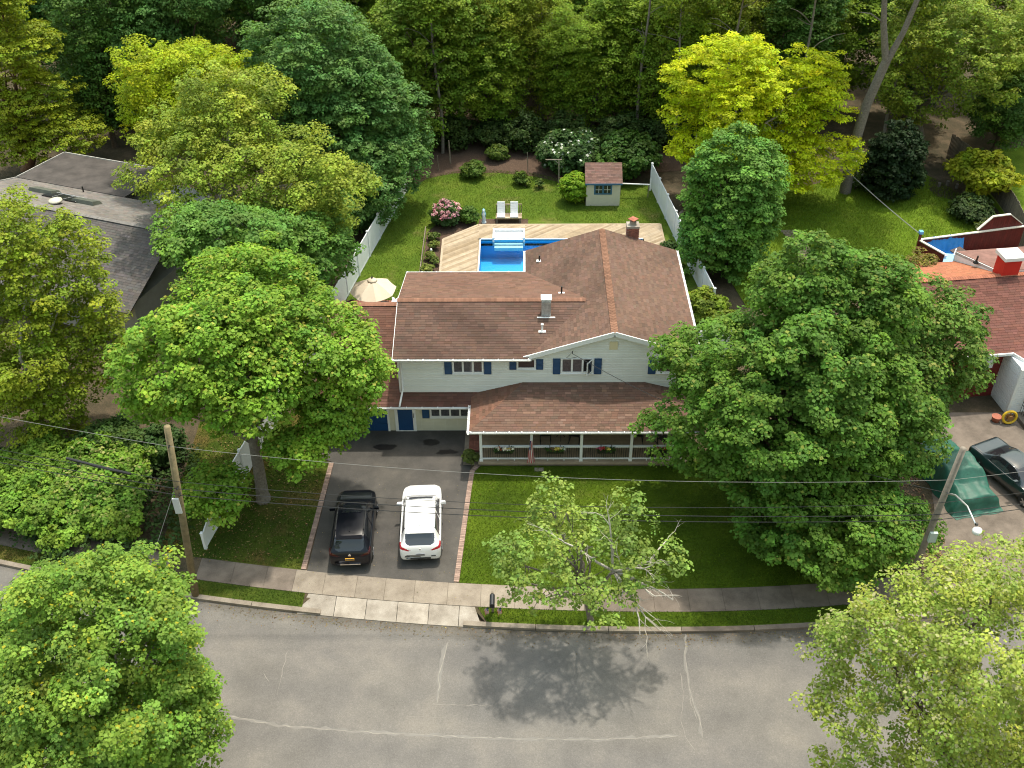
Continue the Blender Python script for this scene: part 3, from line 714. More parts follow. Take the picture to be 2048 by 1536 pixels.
gutter((-6.42,BE[0],EZ-0.02),(0.1,BE[0],EZ-0.02),(0,1),house)
gutter((GX1,GY0,EZ-0.02),(GX1,GY1,EZ-0.02),(1,0),house)
gutter((GX0,BE[0]+0.1,EZ-0.02),(GX0,GY1,EZ-0.02),(-1,0),house)
m = MB(); m.box(-6.2,FE[0]+0.02,EZ-0.16,0.4,YW+0.01,EZ-0.12); m.build('soffit', WHITE, house)
# pent roof and garage wing
PZ, PY = 2.27, 39.73
wing = MB()
wing.prism([(-10.2,YW+0.004),(-6.16,YW+0.004),(-6.16,46.3),(-10.2,46.3)], -0.05, 2.35)
wing.add([(-10.2,YW+0.01,2.3),(-10.2,46.25,2.3),(-10.2,46.0,4.0)], [(0,1,2)]); wing.box(-10.2,46.1,2.2,-6.16,46.28,3.95)
wing_o = wing.build('garage_wing', TAN, house)
pr = MB(); WR = (45.87,4.33)
wingF = [(-10.5,PY,PZ),(-6.17,PY,PZ),(-6.17,WR[0],WR[1]),(-10.5,WR[0],WR[1])]
pentF = [(-6.17,PY,PZ),(-2.3,PY,PZ),(-2.3,YW-0.02,PZ+0.29),(-6.17,YW-0.02,PZ+0.29)]
wingB = [(-6.17,46.5,4.05),(-10.5,46.5,4.05),(-10.5,WR[0],WR[1]),(-6.17,WR[0],WR[1])]
for p in (wingF,pentF,wingB): pr.slab(p,0.06)
pr_o = pr.build('pent_roof', ROOFBASE, house)
shingle_roof(pr_o, wingF, pr_o, col_a=(0.135,0.069,0.05), dark=0.6); shingle_roof(pr_o, pentF, pr_o, col_a=(0.125,0.063,0.047), dark=0.5); shingle_roof(pr_o, wingB, pr_o, col_a=(0.2,0.11,0.08))
ridge_cap(pr_o, (-10.5,WR[0],WR[1]+0.03),(-6.2,WR[0],WR[1]+0.03), c0=(0.24,0.12,0.08))
gutter((-10.55,PY,PZ-0.01),(-2.62,PY,PZ-0.01),(0,-1),house)
m = MB(); m.box(-10.4,PY+0.02,PZ-0.14,-2.3,YW-0.01,PZ-0.11); m.build('soffit', WHITE, house)
# downspout at the left corner
m = MB(); m.tube([(-6.05,FE[0]-0.06,EZ-0.1),(-6.03,YW-0.1,EZ-0.42),(-6.02,YW-0.1,PZ+0.55),(-6.12,PY+0.2,PZ+0.18),(-6.15,PY-0.05,PZ+0.06)],0.05,8); m.build('downspout', WHITE, house, smooth=True)
# windows, shutters, doors
def window(parent, x0, x1, z0, z1, y, panes, frame=0.06, open_last=False, inner=None):
    w = MB(); w.box(x0-0.02,y-0.05,z0-0.04,x1+0.02,y-0.006,z0+frame); w.box(x0-0.02,y-0.05,z1-frame*0.6,x1+0.02,y-0.006,z1)
    w.box(x0-0.02,y-0.049,z0+frame,x0+frame,y-0.006,z1-frame*0.6); w.box(x1-frame,y-0.049,z0+frame,x1+0.02,y-0.006,z1-frame*0.6)
    wo = w.build('window', WHITE, parent)
    s = MB(); s.box(x0-0.05,y-0.09,z0-0.075,x1+0.05,y-0.007,z0-0.042); s.build('sill', WHITE, wo)
    W = (x1-x0)/panes
    for i in range(panes):
        a, b = x0+i*W+(frame if i == 0 else 0.045), x0+(i+1)*W-(frame if i == panes-1 else 0.045)
        if i: m = MB(); m.box(x0+i*W-0.045,y-0.046,z0+frame,x0+i*W+0.045,y-0.007,z1-frame*0.6); m.build('mullion', WHITE, wo)
        if open_last and i == panes-1:
            m = MB(); m.box(a,y-0.012,z0+frame,b,y-0.006,z1-frame*0.6); m.build('opening', simple('room_dark',(0.012,0.011,0.012),0.9), wo)
            hx = b; L = b-a; ang = R(52); dx, dy = -L*math.cos(ang), -L*math.sin(ang); zz0, zz1 = z0+frame, z1-frame*0.6
            p0 = np.array([hx,y-0.055,0]); p1 = p0+np.array([dx,dy,0]); m = MB()
            for za in (zz0+0.025, zz1-0.025): m.bar(p0+[0,0,za], p1+[0,0,za], 0.04, 0.05)
            for pp in (p0,p1): m.bar(pp+np.array([0,0,zz0]), pp+np.array([0,0,zz1]), 0.04, 0.05)
            sh = m.build('open_sash', WHITE, wo)
            g = MB(); g.add([p0+[0,0,zz0],p1+[0,0,zz0],p1+[0,0,zz1],p0+[0,0,zz1]],[(0,1,2,3)]); g.build('pane', DARKGLASS, wo)
            continue
        g = MB(); g.box(a,y-0.026,z0+frame,b,y-0.02,z1-frame*0.6); g.build('pane', inner or DARKGLASS, wo)
    return wo
GLASSC = simple('glass_over_curtain', (0.075,0.075,0.085), 0.08, var=0.45, vscale=9, spec=0.7)
def shutter(parent, x0, x1, z0, z1, y):
    s = MB(); s.box(x0,y-0.05,z0,x1,y-0.022,z1); so_ = s.build('shutter', NAVY, parent)
    m = MB(); zm = (z0+z1)/2
    for (za,zb) in ((z0,z0+0.05),(z1-0.05,z1),(zm-0.03,zm+0.03)): m.box(x0,y-0.062,za,x1,y-0.05,zb)
    for (xa,xb) in ((x0,x0+0.04),(x1-0.04,x1)): m.box(xa,y-0.0615,z0+0.05,xb,y-0.05,z1-0.05)
    m.build('shutter_frame', NAVY, so_); k = int((z1-z0)/0.07); l = MB()
    for i in range(1,k):
        zz = z0+(z1-z0)*i/k
        l.add([(x0+0.04,y-0.05,zz-0.02),(x1-0.04,y-0.05,zz-0.02),(x1-0.04,y-0.06,zz-0.03),(x0+0.04,y-0.06,zz-0.03)],[(0,1,2,3)])
    l.build('louvres', NAVY, so_)
YWS = YW-0.034
window(house,-3.47,-1.98,3.80,4.66,YWS,3,inner=GLASSC); shutter(house,-3.88,-3.52,3.72,4.66,YWS); shutter(house,-1.93,-1.57,3.72,4.66,YWS)
window(house,-0.30,0.60,4.06,4.62,YWS,1); shutter(house,-0.68,-0.34,4.0,4.62,YWS); shutter(house,0.64,0.98,4.0,4.62,YWS)
window(house,1.87,3.44,3.80,4.66,YWS,3,open_last=True,inner=GLASSC); shutter(house,1.46,1.82,3.72,4.66,YWS); shutter(house,3.49,3.85,3.72,4.66,YWS)
window(house,6.57,7.45,3.82,4.66,YWS,1); shutter(house,6.14,6.52,3.72,4.66,YWS); shutter(house,7.5,7.86,3.72,4.66,YWS)
window(house,-4.74,-2.72,0.98,1.95,YWS,4,inner=GLASSC); shutter(house,-5.16,-4.80,0.9,1.95,YWS)
m = MB(); m.box(4.18,YW-0.075,5.20,4.58,YW-0.008,5.66); v_ = m.build('gable_vent', simple('cream_paint',(0.72,0.64,0.42),0.6), house)
# front side door
d = MB(); d.box(-6.42,YW-0.045,0.06,-5.66,YW-0.02,2.03); do = d.build('door', simple('blue_door',(0.010,0.055,0.16),0.45), house)
m = MB(); m.box(-6.58,YW-0.06,0.0,-6.42,YW-0.006,2.1); m.box(-5.66,YW-0.06,0.0,-5.50,YW-0.006,2.1); m.box(-6.42,YW-0.058,0.0,-5.66,YW-0.006,0.06); m.box(-6.42,YW-0.058,2.03,-5.66,YW-0.006,2.1); m.build('door_frame', WHITE, do)
m = MB(); m.box(-5.63,YW-0.11,0.95,-5.6,YW-0.06,1.2); m.build('handle', DARKMETAL, do)
gd = thing  # garage door
g = MB(); g.box(-9.7,YW-0.02,0.02,-6.98,YW-0.004,2.1); go = g.build('garage_door', MATS['blue_door'], house)
for i in range(4):
    for j in range(4):
        xa = -9.68+j*0.675; m = MB(); m.box(xa+0.03,YW-0.035,0.05+i*0.51,xa+0.645,YW-0.02,0.05+i*0.51+0.47); m.build('door_panel', MATS['blue_door'], go)
m = MB(); m.box(-6.97,YW-0.06,0.0,-6.87,YW-0.006,2.15); m.box(-9.82,YW-0.06,0.0,-9.71,YW-0.006,2.15); m.build('door_trim', WHITE, go)
# ---- porch
PFX0, PFX1, PFY, PFZ = -2.2, 8.1, 37.86, 0.3
p = MB(); p.box(PFX0,PFY,-0.05,PFX1,YW-0.02,PFZ-0.03); pf = p.build('porch_floor', 'concrete_dirty_shaded', house)
y = PFY-0.03
while y < YW-0.1:
    m = MB(); m.box(PFX0-0.02,y,PFZ-0.03,PFX1+0.02,y+0.136,PFZ); m.build('floor_board', PORCHWOOD, pf); y += 0.14
m = MB(); m.box(PFX0-0.025,PFY-0.065,0.16,PFX1+0.025,PFY-0.035,PFZ+0.002); m.build('fascia_board', simple('faded_trim',(0.34,0.27,0.20),0.8,var=0.15), pf)
GZ, GY, GPX0, GPX1 = 2.45, 37.62, -2.60, 8.62
TZ = 3.18; TX0, TX1 = 0.02, 6.0
run = YW-GY
porchF = [(GPX0,GY,GZ),(GPX1,GY,GZ),(TX1,YW-0.03,TZ),(TX0,YW-0.03,TZ)]
porchL = [(GPX0,YW-0.03,GZ),(GPX0,GY,GZ),(TX0,YW-0.03,TZ)]
porchR = [(GPX1,GY,GZ),(GPX1,YW-0.03,GZ),(TX1,YW-0.03,TZ)]
p = MB()
for q in (porchF,porchL,porchR): p.slab(q,0.05)
po = p.build('porch_roof', ROOFBASE, house)
PB = (0.140,0.085,0.063)
shingle_roof(po, porchF, po, col_a=PB, dark=0.2, light=0.13, single=300, w=0.3, e=0.15); shingle_roof(po, porchL, po, col_a=(0.165,0.088,0.06), dark=0.3); shingle_roof(po, porchR, po, col_a=PB)
gutter((GPX0-0.02,GY,GZ-0.01),(GPX1,GY,GZ-0.01),(0,-1),house,hang=0.62); gutter((GPX0,GY-0.12,GZ-0.01),(GPX0,39.66,GZ-0.01),(-1,0),house,hang=0.5)
m = MB(); m.box(GPX0+0.05,GY+0.03,GZ-0.16,GPX1-0.05,GY+0.2,GZ-0.055); m.build('porch_beam', WHITE, house)
m = MB(); m.box(GPX0+0.05,GY+0.21,GZ-0.1,GPX1-0.05,YW-0.03,GZ-0.07); m.build('porch_ceiling', WHITE, house)
post_x = [-2.08,0.40,2.84,5.28,7.72]
for px_ in post_x:
    m = MB(); m.box(px_-0.065,PFY+0.03,PFZ,px_+0.065,PFY+0.16,GZ-0.16); pp = m.build('post', WHITE, house)
    m = MB(); m.box(px_-0.09,PFY+0.0,PFZ+0.001,px_+0.09,PFY+0.19,PFZ+0.09); m.build('post_base', WHITE, pp)
bal = MB(); bal.box(-0.011,-0.011,0,0.011,0.011,0.74); bme = bal.mesh('baluster', DARKMETAL)
cn = MB(); cn.lathe([(0.024,0.0),(0.024,0.02),(0.016,0.03)],0,0,8); cme = cn.mesh('baluster_shoe', WHITE)
for a, b in zip(post_x[:-1], post_x[1:]):
    m = MB(); yy = PFY+0.095; m.box(a+0.07,yy-0.06,PFZ+0.88,b-0.07,yy+0.06,PFZ+0.95); rl = m.build('railing', WHITE, house)
    m = MB(); m.box(a+0.07,yy-0.035,PFZ+0.09,b-0.07,yy+0.035,PFZ+0.15); m.build('bottom_rail', WHITE, rl)
    for t in (0.33,0.66):
        xx = a+(b-a)*t; m = MB(); m.box(xx-0.025,yy-0.025,PFZ,xx+0.025,yy+0.025,PFZ+0.09); m.build('rail_foot', WHITE, rl)
    n = int((b-a-0.2)/0.105)
    for i in range(n):
        xx = a+0.13+(b-a-0.26)*i/(n-1); share(bme,'baluster',rl,(xx,yy,PFZ+0.145)); share(cme,'baluster_shoe',rl,(xx,yy,PFZ+0.15))
# steps and walk at the porch's left end
m = MB(); m.box(-2.98,37.95,-0.03,-2.23,40.5,0.06); struct(m.build('porch_walk','concrete_clean'))
stp = thing('porch_steps','red brick steps against the left end of the porch','steps',(-2.6,39.6,0))
for r in range(2):
    for i in range(12):
        m = MB(); x0 = -2.75+0.26*r; m.box(x0,38.75+i*0.14,0.062+0.1*r,x0+0.25,38.75+i*0.14+0.13,0.155+0.1*r); m.build('brick', BRICK, stp)
# chimneys, vents, pipes on the roof
c = MB(); c.box(0.92,42.75,5.25,1.38,43.1,6.45); ch = c.build('metal_chimney', ZINC, house)
m = MB(); m.box(0.88,42.7,6.62,1.42,43.15,6.68); m.box(0.95,42.8,6.45,0.99,42.84,6.62); m.box(1.31,42.8,6.45,1.35,42.84,6.62); m.box(0.95,43.0,6.45,0.99,43.04,6.62); m.box(1.31,43.0,6.45,1.35,43.04,6.62); m.build('chimney_cap', WHITE, ch)
m = MB(); m.box(0.7,42.62,5.60,1.6,42.74,5.645); m.build('flashing', WHITE, ch)
m = MB(); m.box(0.76,41.7,5.37,1.12,41.95,5.40); fl = m.build('vent_flashing', WHITE, house); m = MB(); m.tube([(0.94,41.85,5.38),(0.94,41.85,5.72)],0.05,8); m.tube([(0.94,41.85,5.74),(0.94,41.85,5.79)],0.075,8); m.build('vent_pipe', WHITE, fl)
for (x,yy,zz,hh) in ((1.98,44.75,5.68,0.45),(0.9,48.9,5.13,0.38)):
    m = MB(); m.box(x-0.16,yy-0.13,zz+0.02,x+0.16,yy+0.1,zz+0.055); f_ = m.build('pipe_flashing', WHITE, house); m = MB(); m.tube([(x,yy,zz),(x,yy,zz+hh)],0.045,8); m.build('vent_pipe', DARKMETAL, f_)
bc = MB(); bc.box(5.82,50.48,-0.02,6.42,50.98,6.3); bo = bc.build('brick_chimney', MORTAR, house)
bm = MB(); bm.box(-0.095,-0.03,-0.03,0.095,0.03,0.03); bbm = bm.mesh('brick', BRICK); zz = 5.3; row = 0
while zz < 6.28:
    for i in range(3):
        share(bbm,'brick',bo,(5.92+i*0.2+(0.05 if row%2 else -0.02),50.468,zz)); 
        if i < 2: share(bbm,'brick',bo,(5.808,50.6+i*0.22,zz),(0,0,math.pi/2)); share(bbm,'brick',bo,(6.432,50.6+i*0.22,zz),(0,0,math.pi/2))
    zz += 0.073; row += 1
m = MB(); m.box(5.77,50.42,6.3,6.47,51.03,6.42); m.build('chimney_crown','concrete_worn', bo)
m = MB(); m.box(5.95,50.58,6.42,6.29,50.88,6.62); m.build('flue','concrete_worn', bo)
m = MB(); m.lathe([(0.30,6.72),(0.30,6.76),(0.12,6.84)],6.12,50.73,4); m.build('flue_cap', simple('terracotta',(0.38,0.13,0.08),0.8,var=0.2), bo)
# service wires bracket on the gable
m = MB(); m.tube([(2.35,40.26,5.2),(2.2,40.2,5.05),(2.1,40.25,4.9),(2.3,40.3,4.84),(2.6,40.25,4.95)],0.012,5); m.tube([(2.38,40.3,5.25),(2.38,40.15,5.22)],0.025,6); m.build('service_mast', DARKMETAL, house)

# ------------------------------------------------------------------ deck and pool
DZ = 0.30
deck = thing('pool_deck','pale diagonal-board timber deck wrapped round the blue pool','deck',(2,58,0))
pieces = [ [(-5.2,52.5),(-2.95,52.5),(-2.95,59.8),(-2.95,61.75),(-3.0,61.75),(-5.28,59.85)],   # left of the pool
           [(-2.95,59.95),(-2.03,59.95),(-2.03,61.78),(-2.95,61.78)], [(0.14,59.95),(9.25,59.95),(9.25,61.78),(0.14,61.78)], [(-2.03,60.93),(0.14,60.93),(0.14,61.78),(-2.03,61.78)],                              # behind
           [(8.0,50.6),(9.35,50.6),(9.28,59.95),(8.0,59.95)], [(0.9,50.6),(8.0,50.6),(8.0,51.6),(0.9,51.6)] ]
ang = R(38); ux, uy = math.cos(ang), math.sin(ang); nx, ny = -uy, ux
for pc in pieces:
    ds = [nx*a+ny*b for a,b in pc]; t = math.floor(min(ds)/0.142)*0.142
    while t < max(ds):
        q = clip(clip(pc, nx, ny, t+0.137), -nx, -ny, -t)
        if len(q) >= 3:
            m = MB(); zz = DZ+0.002*rng.random(); m.prism(q if sum((q[i][0]*q[(i+1)%len(q)][1]-q[(i+1)%len(q)][0]*q[i][1]) for i in range(len(q))) > 0 else q[::-1], zz-0.03, zz)
            m.build('deck_board','deck_wood',deck)
        t += 0.142
def trim(p, q, w=0.14): 
    m = MB(); m.bar((*p,DZ-0.02),(*q,DZ-0.02),w,0.05); m.build('edge_board','deck_wood',deck)
trim((-5.22,52.5),(-5.3,59.85)); trim((-5.3,59.85),(-3.02,61.8)); trim((-3.02,61.8),(9.3,61.8)); trim((9.3,61.8),(9.38,50.6)); trim((-2.87,52.0),(-2.87,59.72)); trim((-2.8,59.87),(-2.04,59.87)); trim((0.15,59.87),(8.0,59.87))
sk = MB()
for q in holed([(-5.2,52.5),(9.3,52.5),(9.25,61.7),(-3.0,61.7),(-5.2,59.8)]): sk.prism(q,0.01,0.02)
sk.build('deck_frame', DARKMETAL, deck)
pool = thing('swimming_pool','blue vinyl-lined swimming pool with white moulded steps at its far end','pool',(2,56,0))
LIN = simple('pool_liner',(0.05,0.43,0.80),0.35,var=0.05,vscale=3)
m = MB(); x0,x1,y0,y1,zb,zt = -2.79,7.9,51.7,59.79,-1.15,0.26
m.add([(x0,y0,zb),(x1,y0,zb),(x1,y1,zb),(x0,y1,zb)],[(0,1,2,3)])
# the pool sits in a hole: floor and walls stand inside a raised rim cut in the sheets around it
m.add([(x0,y0,zb),(x0,y1,zb),(x0,y1,zt),(x0,y0,zt),(x1,y0,zb),(x1,y1,zb),(x1,y1,zt),(x1,y0,zt)],[(0,1,2,3),(5,4,7,6),(1,5,6,2),(4,0,3,7)]); m.build('liner', LIN, pool)
m = MB(); m.add([(x0,y0,0.12),(x1,y0,0.12),(x1,y1,0.12),(x0,y1,0.12)],[(0,1,2,3)]); m.build('water','pool_water',pool)
for (a,b,c_,d_) in ((x0-0.06,y1,-2.03,y1+0.08),(0.14,y1,x1+0.06,y1+0.08),(x0-0.08,y0,x0,y1+0.08)):
    m = MB(); m.box(a,b,0.2,c_,d_,0.325); m.build('coping', WHITEPLASTIC, pool)
sx0, sx1 = -2.02, 0.13
stq = MB(); stq.box(sx0,60.78,-0.2,sx1,60.92,0.5); stq.box(sx0,59.75,-0.2,sx0+0.12,60.78,0.42); stq.box(sx1-0.12,59.75,-0.2,sx1,60.78,0.42); sto = stq.build('step_surround', WHITEPLASTIC, pool)
for i, (ya, zz) in enumerate(((60.46,0.28),(60.16,0.21),(59.86,0.14),(59.58,0.04),(59.30,-0.08))):
    m = MB(); m.box(sx0+0.125,ya,-0.3,sx1-0.125,ya+0.298,zz); m.build('step', WHITEPLASTIC, sto)
# planting bed left of the deck
sheet('mulch_bed', [(-6.45,52.5),(-5.2,52.5),(-5.3,59.95),(-3.4,61.9),(-3.2,62.6),(-4.6,63.0),(-5.9,62.4),(-6.5,61.2)], 0.014, 'mulch')
sheet('mulch_bed_back', [(-8.4,67.6),(-7.0,69.3),(-5.2,70.1),(-2,70.2),(1,69.5),(3.4,68.2),(4.0,69),(12,70.5),(12,75),(-9,76)], 0.013, 'mulch')
sheet('bench_bed', [(-3.1,61.95),(-3.0,63.1),(0.35,63.1),(0.35,61.95)], 0.015, 'mulch')
ed = thing('bed_edging','long thin timber edging board along the planting bed left of deck','edging',(-6.55,57,0))
for i in range(4):
    m = MB(); m.bar((-6.6+0.02*i,61.6-2.25*i,0.13),(-6.58+0.02*i,59.4-2.25*i,0.13),0.05,0.3); m.build('board', WEATHER, ed)

# ------------------------------------------------------------------ fences
def vinyl_fence(name, label, p, q, n, h=1.83, step_end=None):
    p, q = np.array(p,float), np.array(q,float); f = thing(name, label, 'fence', (*((p+q)/2),0)); d = (q-p)/n; a = math.atan2(d[1],d[0]); L = np.linalg.norm(d); u = d/L
    for i in range(n+1):
        c = p+d*i; hh = h if not (step_end and i == n) else step_end
        m = MB(); nn = np.array([-u[1],u[0]]); m.bar((*c,0),(*c,hh+0.06),0.127,0.127,up=(*u,0)); po_ = m.build('post', VINYL, f)
        m = MB(); b = [c+s*u*0.08+t*nn*0.08 for s,t in ((-1,-1),(1,-1),(1,1),(-1,1))]; m.add([(*k,hh+0.06) for k in b]+[(*k,hh+0.09) for k in b]+[(*c,hh+0.15)],[(0,1,5,4),(1,2,6,5),(2,3,7,6),(3,0,4,7),(4,5,8),(5,6,8),(6,7,8),(7,4,8)]); m.build('post_cap', VINYL, po_)
        if i == n: break
        h1 = step_end if (step_end and i == n-1) else h
        s0, s1 = p+d*i+u*0.07, p+d*(i+1)-u*0.07
        for t in range(7):
            a0 = s0+(s1-s0)*t/7+u*0.004; b0 = s0+(s1-s0)*(t+1)/7-u*0.004; z0 = h-0.1+(h1-h)*t/7; z1 = h-0.1+(h1-h)*(t+1)/7; nn2 = nn*0.018
            m = MB(); m.add([(*(a0-nn2),0.12),(*(b0-nn2),0.12),(*(b0+nn2),0.12),(*(a0+nn2),0.12),(*(a0-nn2),z0),(*(b0-nn2),z1),(*(b0+nn2),z1),(*(a0+nn2),z0)],[(0,3,2,1),(4,5,6,7),(0,1,5,4),(1,2,6,5),(2,3,7,6),(3,0,4,7)]); m.build('panel', VINYL, f)
        m = MB(); m.bar((*s0,h-0.05),(*s1,h1-0.05),0.05,0.12); m.build('top_rail', VINYL, f); m = MB(); m.bar((*s0,0.1),(*s1,0.1),0.05,0.12); m.build('bottom_rail', VINYL, f)
    return f
vinyl_fence('vinyl_fence','white vinyl privacy fence along the right side of the backyard beside the shed',(9.25,67.75),(11.25,51.2),7)
vinyl_fence('vinyl_fence','white vinyl privacy fence on the left of the backyard beside the dark maple',(-8.40,67.4),(-11.2,51.1),7)
vinyl_fence('vinyl_fence','white vinyl fence half hidden under the front left maple, ending near the utility pole',(-11.2,50.9),(-14.45,32.3),8,step_end=0.95)
vinyl_fence('vinyl_gate','short white vinyl fence between right house wall and side fence','fence' and (8.45,47.0),(11.7,46.8),1) if False else vinyl_fence('vinyl_fence','short white vinyl fence joining the right house wall to the side fence',(8.5,46.9),(11.7,46.9),1)
wf = thing('wood_fence','weathered grey board fence at the far right behind the red house','fence',(32.5,63,0))
pa, pb = np.array([32.6,58.6]), np.array([32.3,73.0]); n = 96
for i in range(n):
    c = pa+(pb-pa)*(i+0.5)/n+np.array([0.9*math.sin((i/n)*3.1),0]); m = MB(); hh = 1.75+0.03*rng.normal(); m.box(c[0]-0.012,c[1]-0.07,0.03,c[0]+0.012,c[1]+0.07,hh); m.build('slat', WEATHER, wf)
for zz in (0.5,1.4):
    m = MB(); m.tube([(pa[0]+(pb[0]-pa[0])*t+0.9*math.sin(t*3.1)+0.04, pa[1]+(pb[1]-pa[1])*t, zz) for t in np.linspace(0,1,9)],0.04,4); m.build('rail', WEATHER, wf)
# wire fence posts at the back of the yard
for k,(x,yy,h_,lb) in enumerate(((-5.48,71.7,1.9,'tall grey timber post at the back left edge of the yard'),(0.38,70.2,1.6,'thin leaning stake in the bare soil behind the lawn'),(-6.3,70.6,1.2,'short metal stake at the dark woods edge left of the tall post'))):
    m = MB(); m.tube([(x,yy,-0.05),(x-0.05,yy,h_)],[0.06 if k == 0 else 0.03,0.05 if k == 0 else 0.025],6); tag(m.build('post' if False else 'fence_post', WEATHER), lb, 'post')

# ------------------------------------------------------------------ backyard things
sh = thing('garden_shed','small tan garden shed with brown roof and blue-framed window','shed',(5.6,66,0))
SX0,SX1,SY0,SY1,SE,SR = 4.42,6.78,64.93,67.3,1.86,2.75
m = MB(); m.prism([(SX0,SY0),(SX1,SY0),(SX1,SY1),(SX0,SY1)],0,SE); m.add([(SX0,SY0,SE),(SX0,SY1,SE),(SX0,(SY0+SY1)/2,SR-0.05),(SX1,SY0,SE),(SX1,SY1,SE),(SX1,(SY0+SY1)/2,SR-0.05)],[(0,2,1),(3,4,5)]); so1 = m.build('wall', simple('shed_tan',(0.60,0.57,0.45),0.7,var=0.05), sh)
for i in range(12):
    a = SX0+(SX1-SX0)*i/12; m = MB(); m.box(a+0.004,SY0-0.016,0.03,a+(SX1-SX0)/12-0.004,SY0-0.002,SE-0.12); m.build('board', MATS['shed_tan'], so1)
yr = (SY0+SY1)/2; sF = [(SX0-0.1,SY0-0.18,SE-0.03),(SX1+0.12,SY0-0.18,SE-0.03),(SX1+0.12,yr,SR),(SX0-0.1,yr,SR)]; sB = [(SX1+0.12,SY1+0.18,SE-0.03),(SX0-0.1,SY1+0.18,SE-0.03),(SX0-0.1,yr,SR),(SX1+0.12,yr,SR)]
m = MB(); m.slab(sF,0.05); m.slab(sB,0.05); sr_ = m.build('roof', ROOFBASE, sh); shingle_roof(sr_, sF, sr_, col_a=(0.20,0.12,0.10), e=0.12, w=0.3); shingle_roof(sr_, sB, sr_, col_a=(0.19,0.115,0.095), e=0.12)
BLUE = simple('blue_trim',(0.03,0.12,0.22),0.5,var=0.08)
m = MB(); m.box(SX0-0.1,SY0-0.215,SE-0.14,SX1+0.12,SY0-0.185,SE-0.03); m.build('fascia', BLUE, sh)
m = MB(); wx0,wx1,wz0,wz1 = 4.95,6.2,0.92,1.68
for (a,b,c_,d_) in ((wx0,wz0,wx1,wz0+0.1),(wx0,wz1-0.08,wx1,wz1),(wx0,wz0+0.1,wx0+0.1,wz1-0.08),(wx1-0.1,wz0+0.1,wx1,wz1-0.08),(5.52,wz0+0.1,5.64,wz1-0.08)): m.box(a,SY0-0.055,b,c_,SY0-0.02,d_)
sw_ = m.build('window', BLUE, sh)
for (a,b) in ((wx0+0.1,5.52),(5.64,wx1-0.1)):
    m = MB(); m.box(a,SY0-0.034,wz0+0.1,b,SY0-0.024,wz1-0.08); m.build('pane', DARKGLASS, sw_); m = MB(); m.box((a+b)/2-0.012,SY0-0.042,wz0+0.1,(a+b)/2+0.012,SY0-0.035,wz1-0.08); m.box(a,SY0-0.041,1.27,b,SY0-0.0355,1.295); m.build('glazing_bar', WHITE, sw_)
cl = thing('clothesline_post','rusty T-shaped clothesline post standing left of the round clipped bush','post',(2.6,67.7,0))
m = MB(); m.tube([(2.6,67.7,-0.05),(2.57,67.7,2.22)],0.045,8); m.build('upright', simple('old_pipe',(0.30,0.25,0.20),0.7,var=0.25), cl); m = MB(); m.bar((1.62,67.72,2.22),(2.78,67.68,2.24),0.05,0.05); m.build('crossbar', MATS['old_pipe'], cl); m = MB(); m.tube([(2.25,67.7,2.2),(2.57,67.7,1.9)],0.02,6); m.build('brace', MATS['old_pipe'], cl)
cl2 = thing('clothesline_pole','white clothesline pole lying level between the shed and side fence','pole',(8,66,0))
m = MB(); m.tube([(6.95,66.4,1.0),(9.0,66.2,1.0)],0.05,8); m.build('bar', WHITEPLASTIC, cl2); m = MB(); m.bar((9.02,66.2,0.55),(9.02,66.2,1.45),0.05,0.08); m.build('end_plate', WHITEPLASTIC, cl2); m = MB(); m.bar((6.92,66.4,0.0),(6.92,66.4,1.7),0.07,0.07); m.bar((8.9,66.2,0.0),(8.9,66.2,1.0),0.05,0.05); m.build('leg', WEATHER, cl2)
bn = thing('garden_bench','low timber platform bench with slatted back behind the pool deck','bench',(-0.97,62.8,0))
for i in range(4):
    m = MB(); m.box(-1.86,62.42+i*0.19,0.40,-0.08,62.42+i*0.19+0.17,0.44); m.build('seat_plank','deck_wood',bn)
for (x,yy) in ((-1.78,62.5),(-0.2,62.5),(-1.78,63.1),(-0.2,63.1)):
    m = MB(); m.box(x-0.05,yy-0.05,0,x+0.05,yy+0.05,0.40); m.build('leg', WEATHER, bn)
for i in range(15):
    x = -1.82+i*0.122; m = MB(); m.box(x-0.022,63.2,0.4,x+0.022,63.24,1.05); m.build('back_slat', WEATHER, bn)
m = MB(); m.box(-1.86,63.19,1.05,-0.08,63.25,1.10); m.build('back_rail','deck_wood',bn)
for x, lb in ((-1.5,'white plastic lounge seat on the left of the bench by the deck'),(-0.6,'white plastic lounge seat on the right of the bench by the deck')):
    ls = thing('lounge_chair',lb,'lounge chair',(x,62.8,0.44),'white lounge seats on the bench')
    m = MB(); m.box(x-0.27,62.44,0.46,x+0.27,62.95,0.52); m.build('seat', WHITEPLASTIC, ls)
    m = MB()
    for i in range(7):
        t0, t1 = i/7, (i+0.86)/7; y0_, z0_ = 62.95+0.28*t0, 0.5+0.78*t0; y1_, z1_ = 62.95+0.28*t1, 0.5+0.78*t1
        m.add([(x-0.26,y0_,z0_),(x+0.26,y0_,z0_),(x+0.26,y1_,z1_),(x-0.26,y1_,z1_),(x-0.26,y0_+0.04,z0_),(x+0.26,y0_+0.04,z0_),(x+0.26,y1_+0.04,z1_),(x-0.26,y1_+0.04,z1_)],[(0,1,2,3),(7,6,5,4),(0,4,5,1),(1,5,6,2),(2,6,7,3),(3,7,4,0)])
    m.build('backrest', WHITEPLASTIC, ls)
stt = thing('garden_statue','small blue and white garden statue beside the bench','statue',(-2.68,62.55,0))
m = MB(); m.lathe([(0.17,0.0),(0.17,0.08),(0.11,0.12),(0.14,0.3),(0.11,0.6),(0.13,0.72),(0.06,0.84),(0.085,0.95),(0.05,1.03)],-2.68,62.55,10); m.build('robe', simple('statue_white',(0.70,0.78,0.82),0.5,var=0.1), stt, smooth=True)
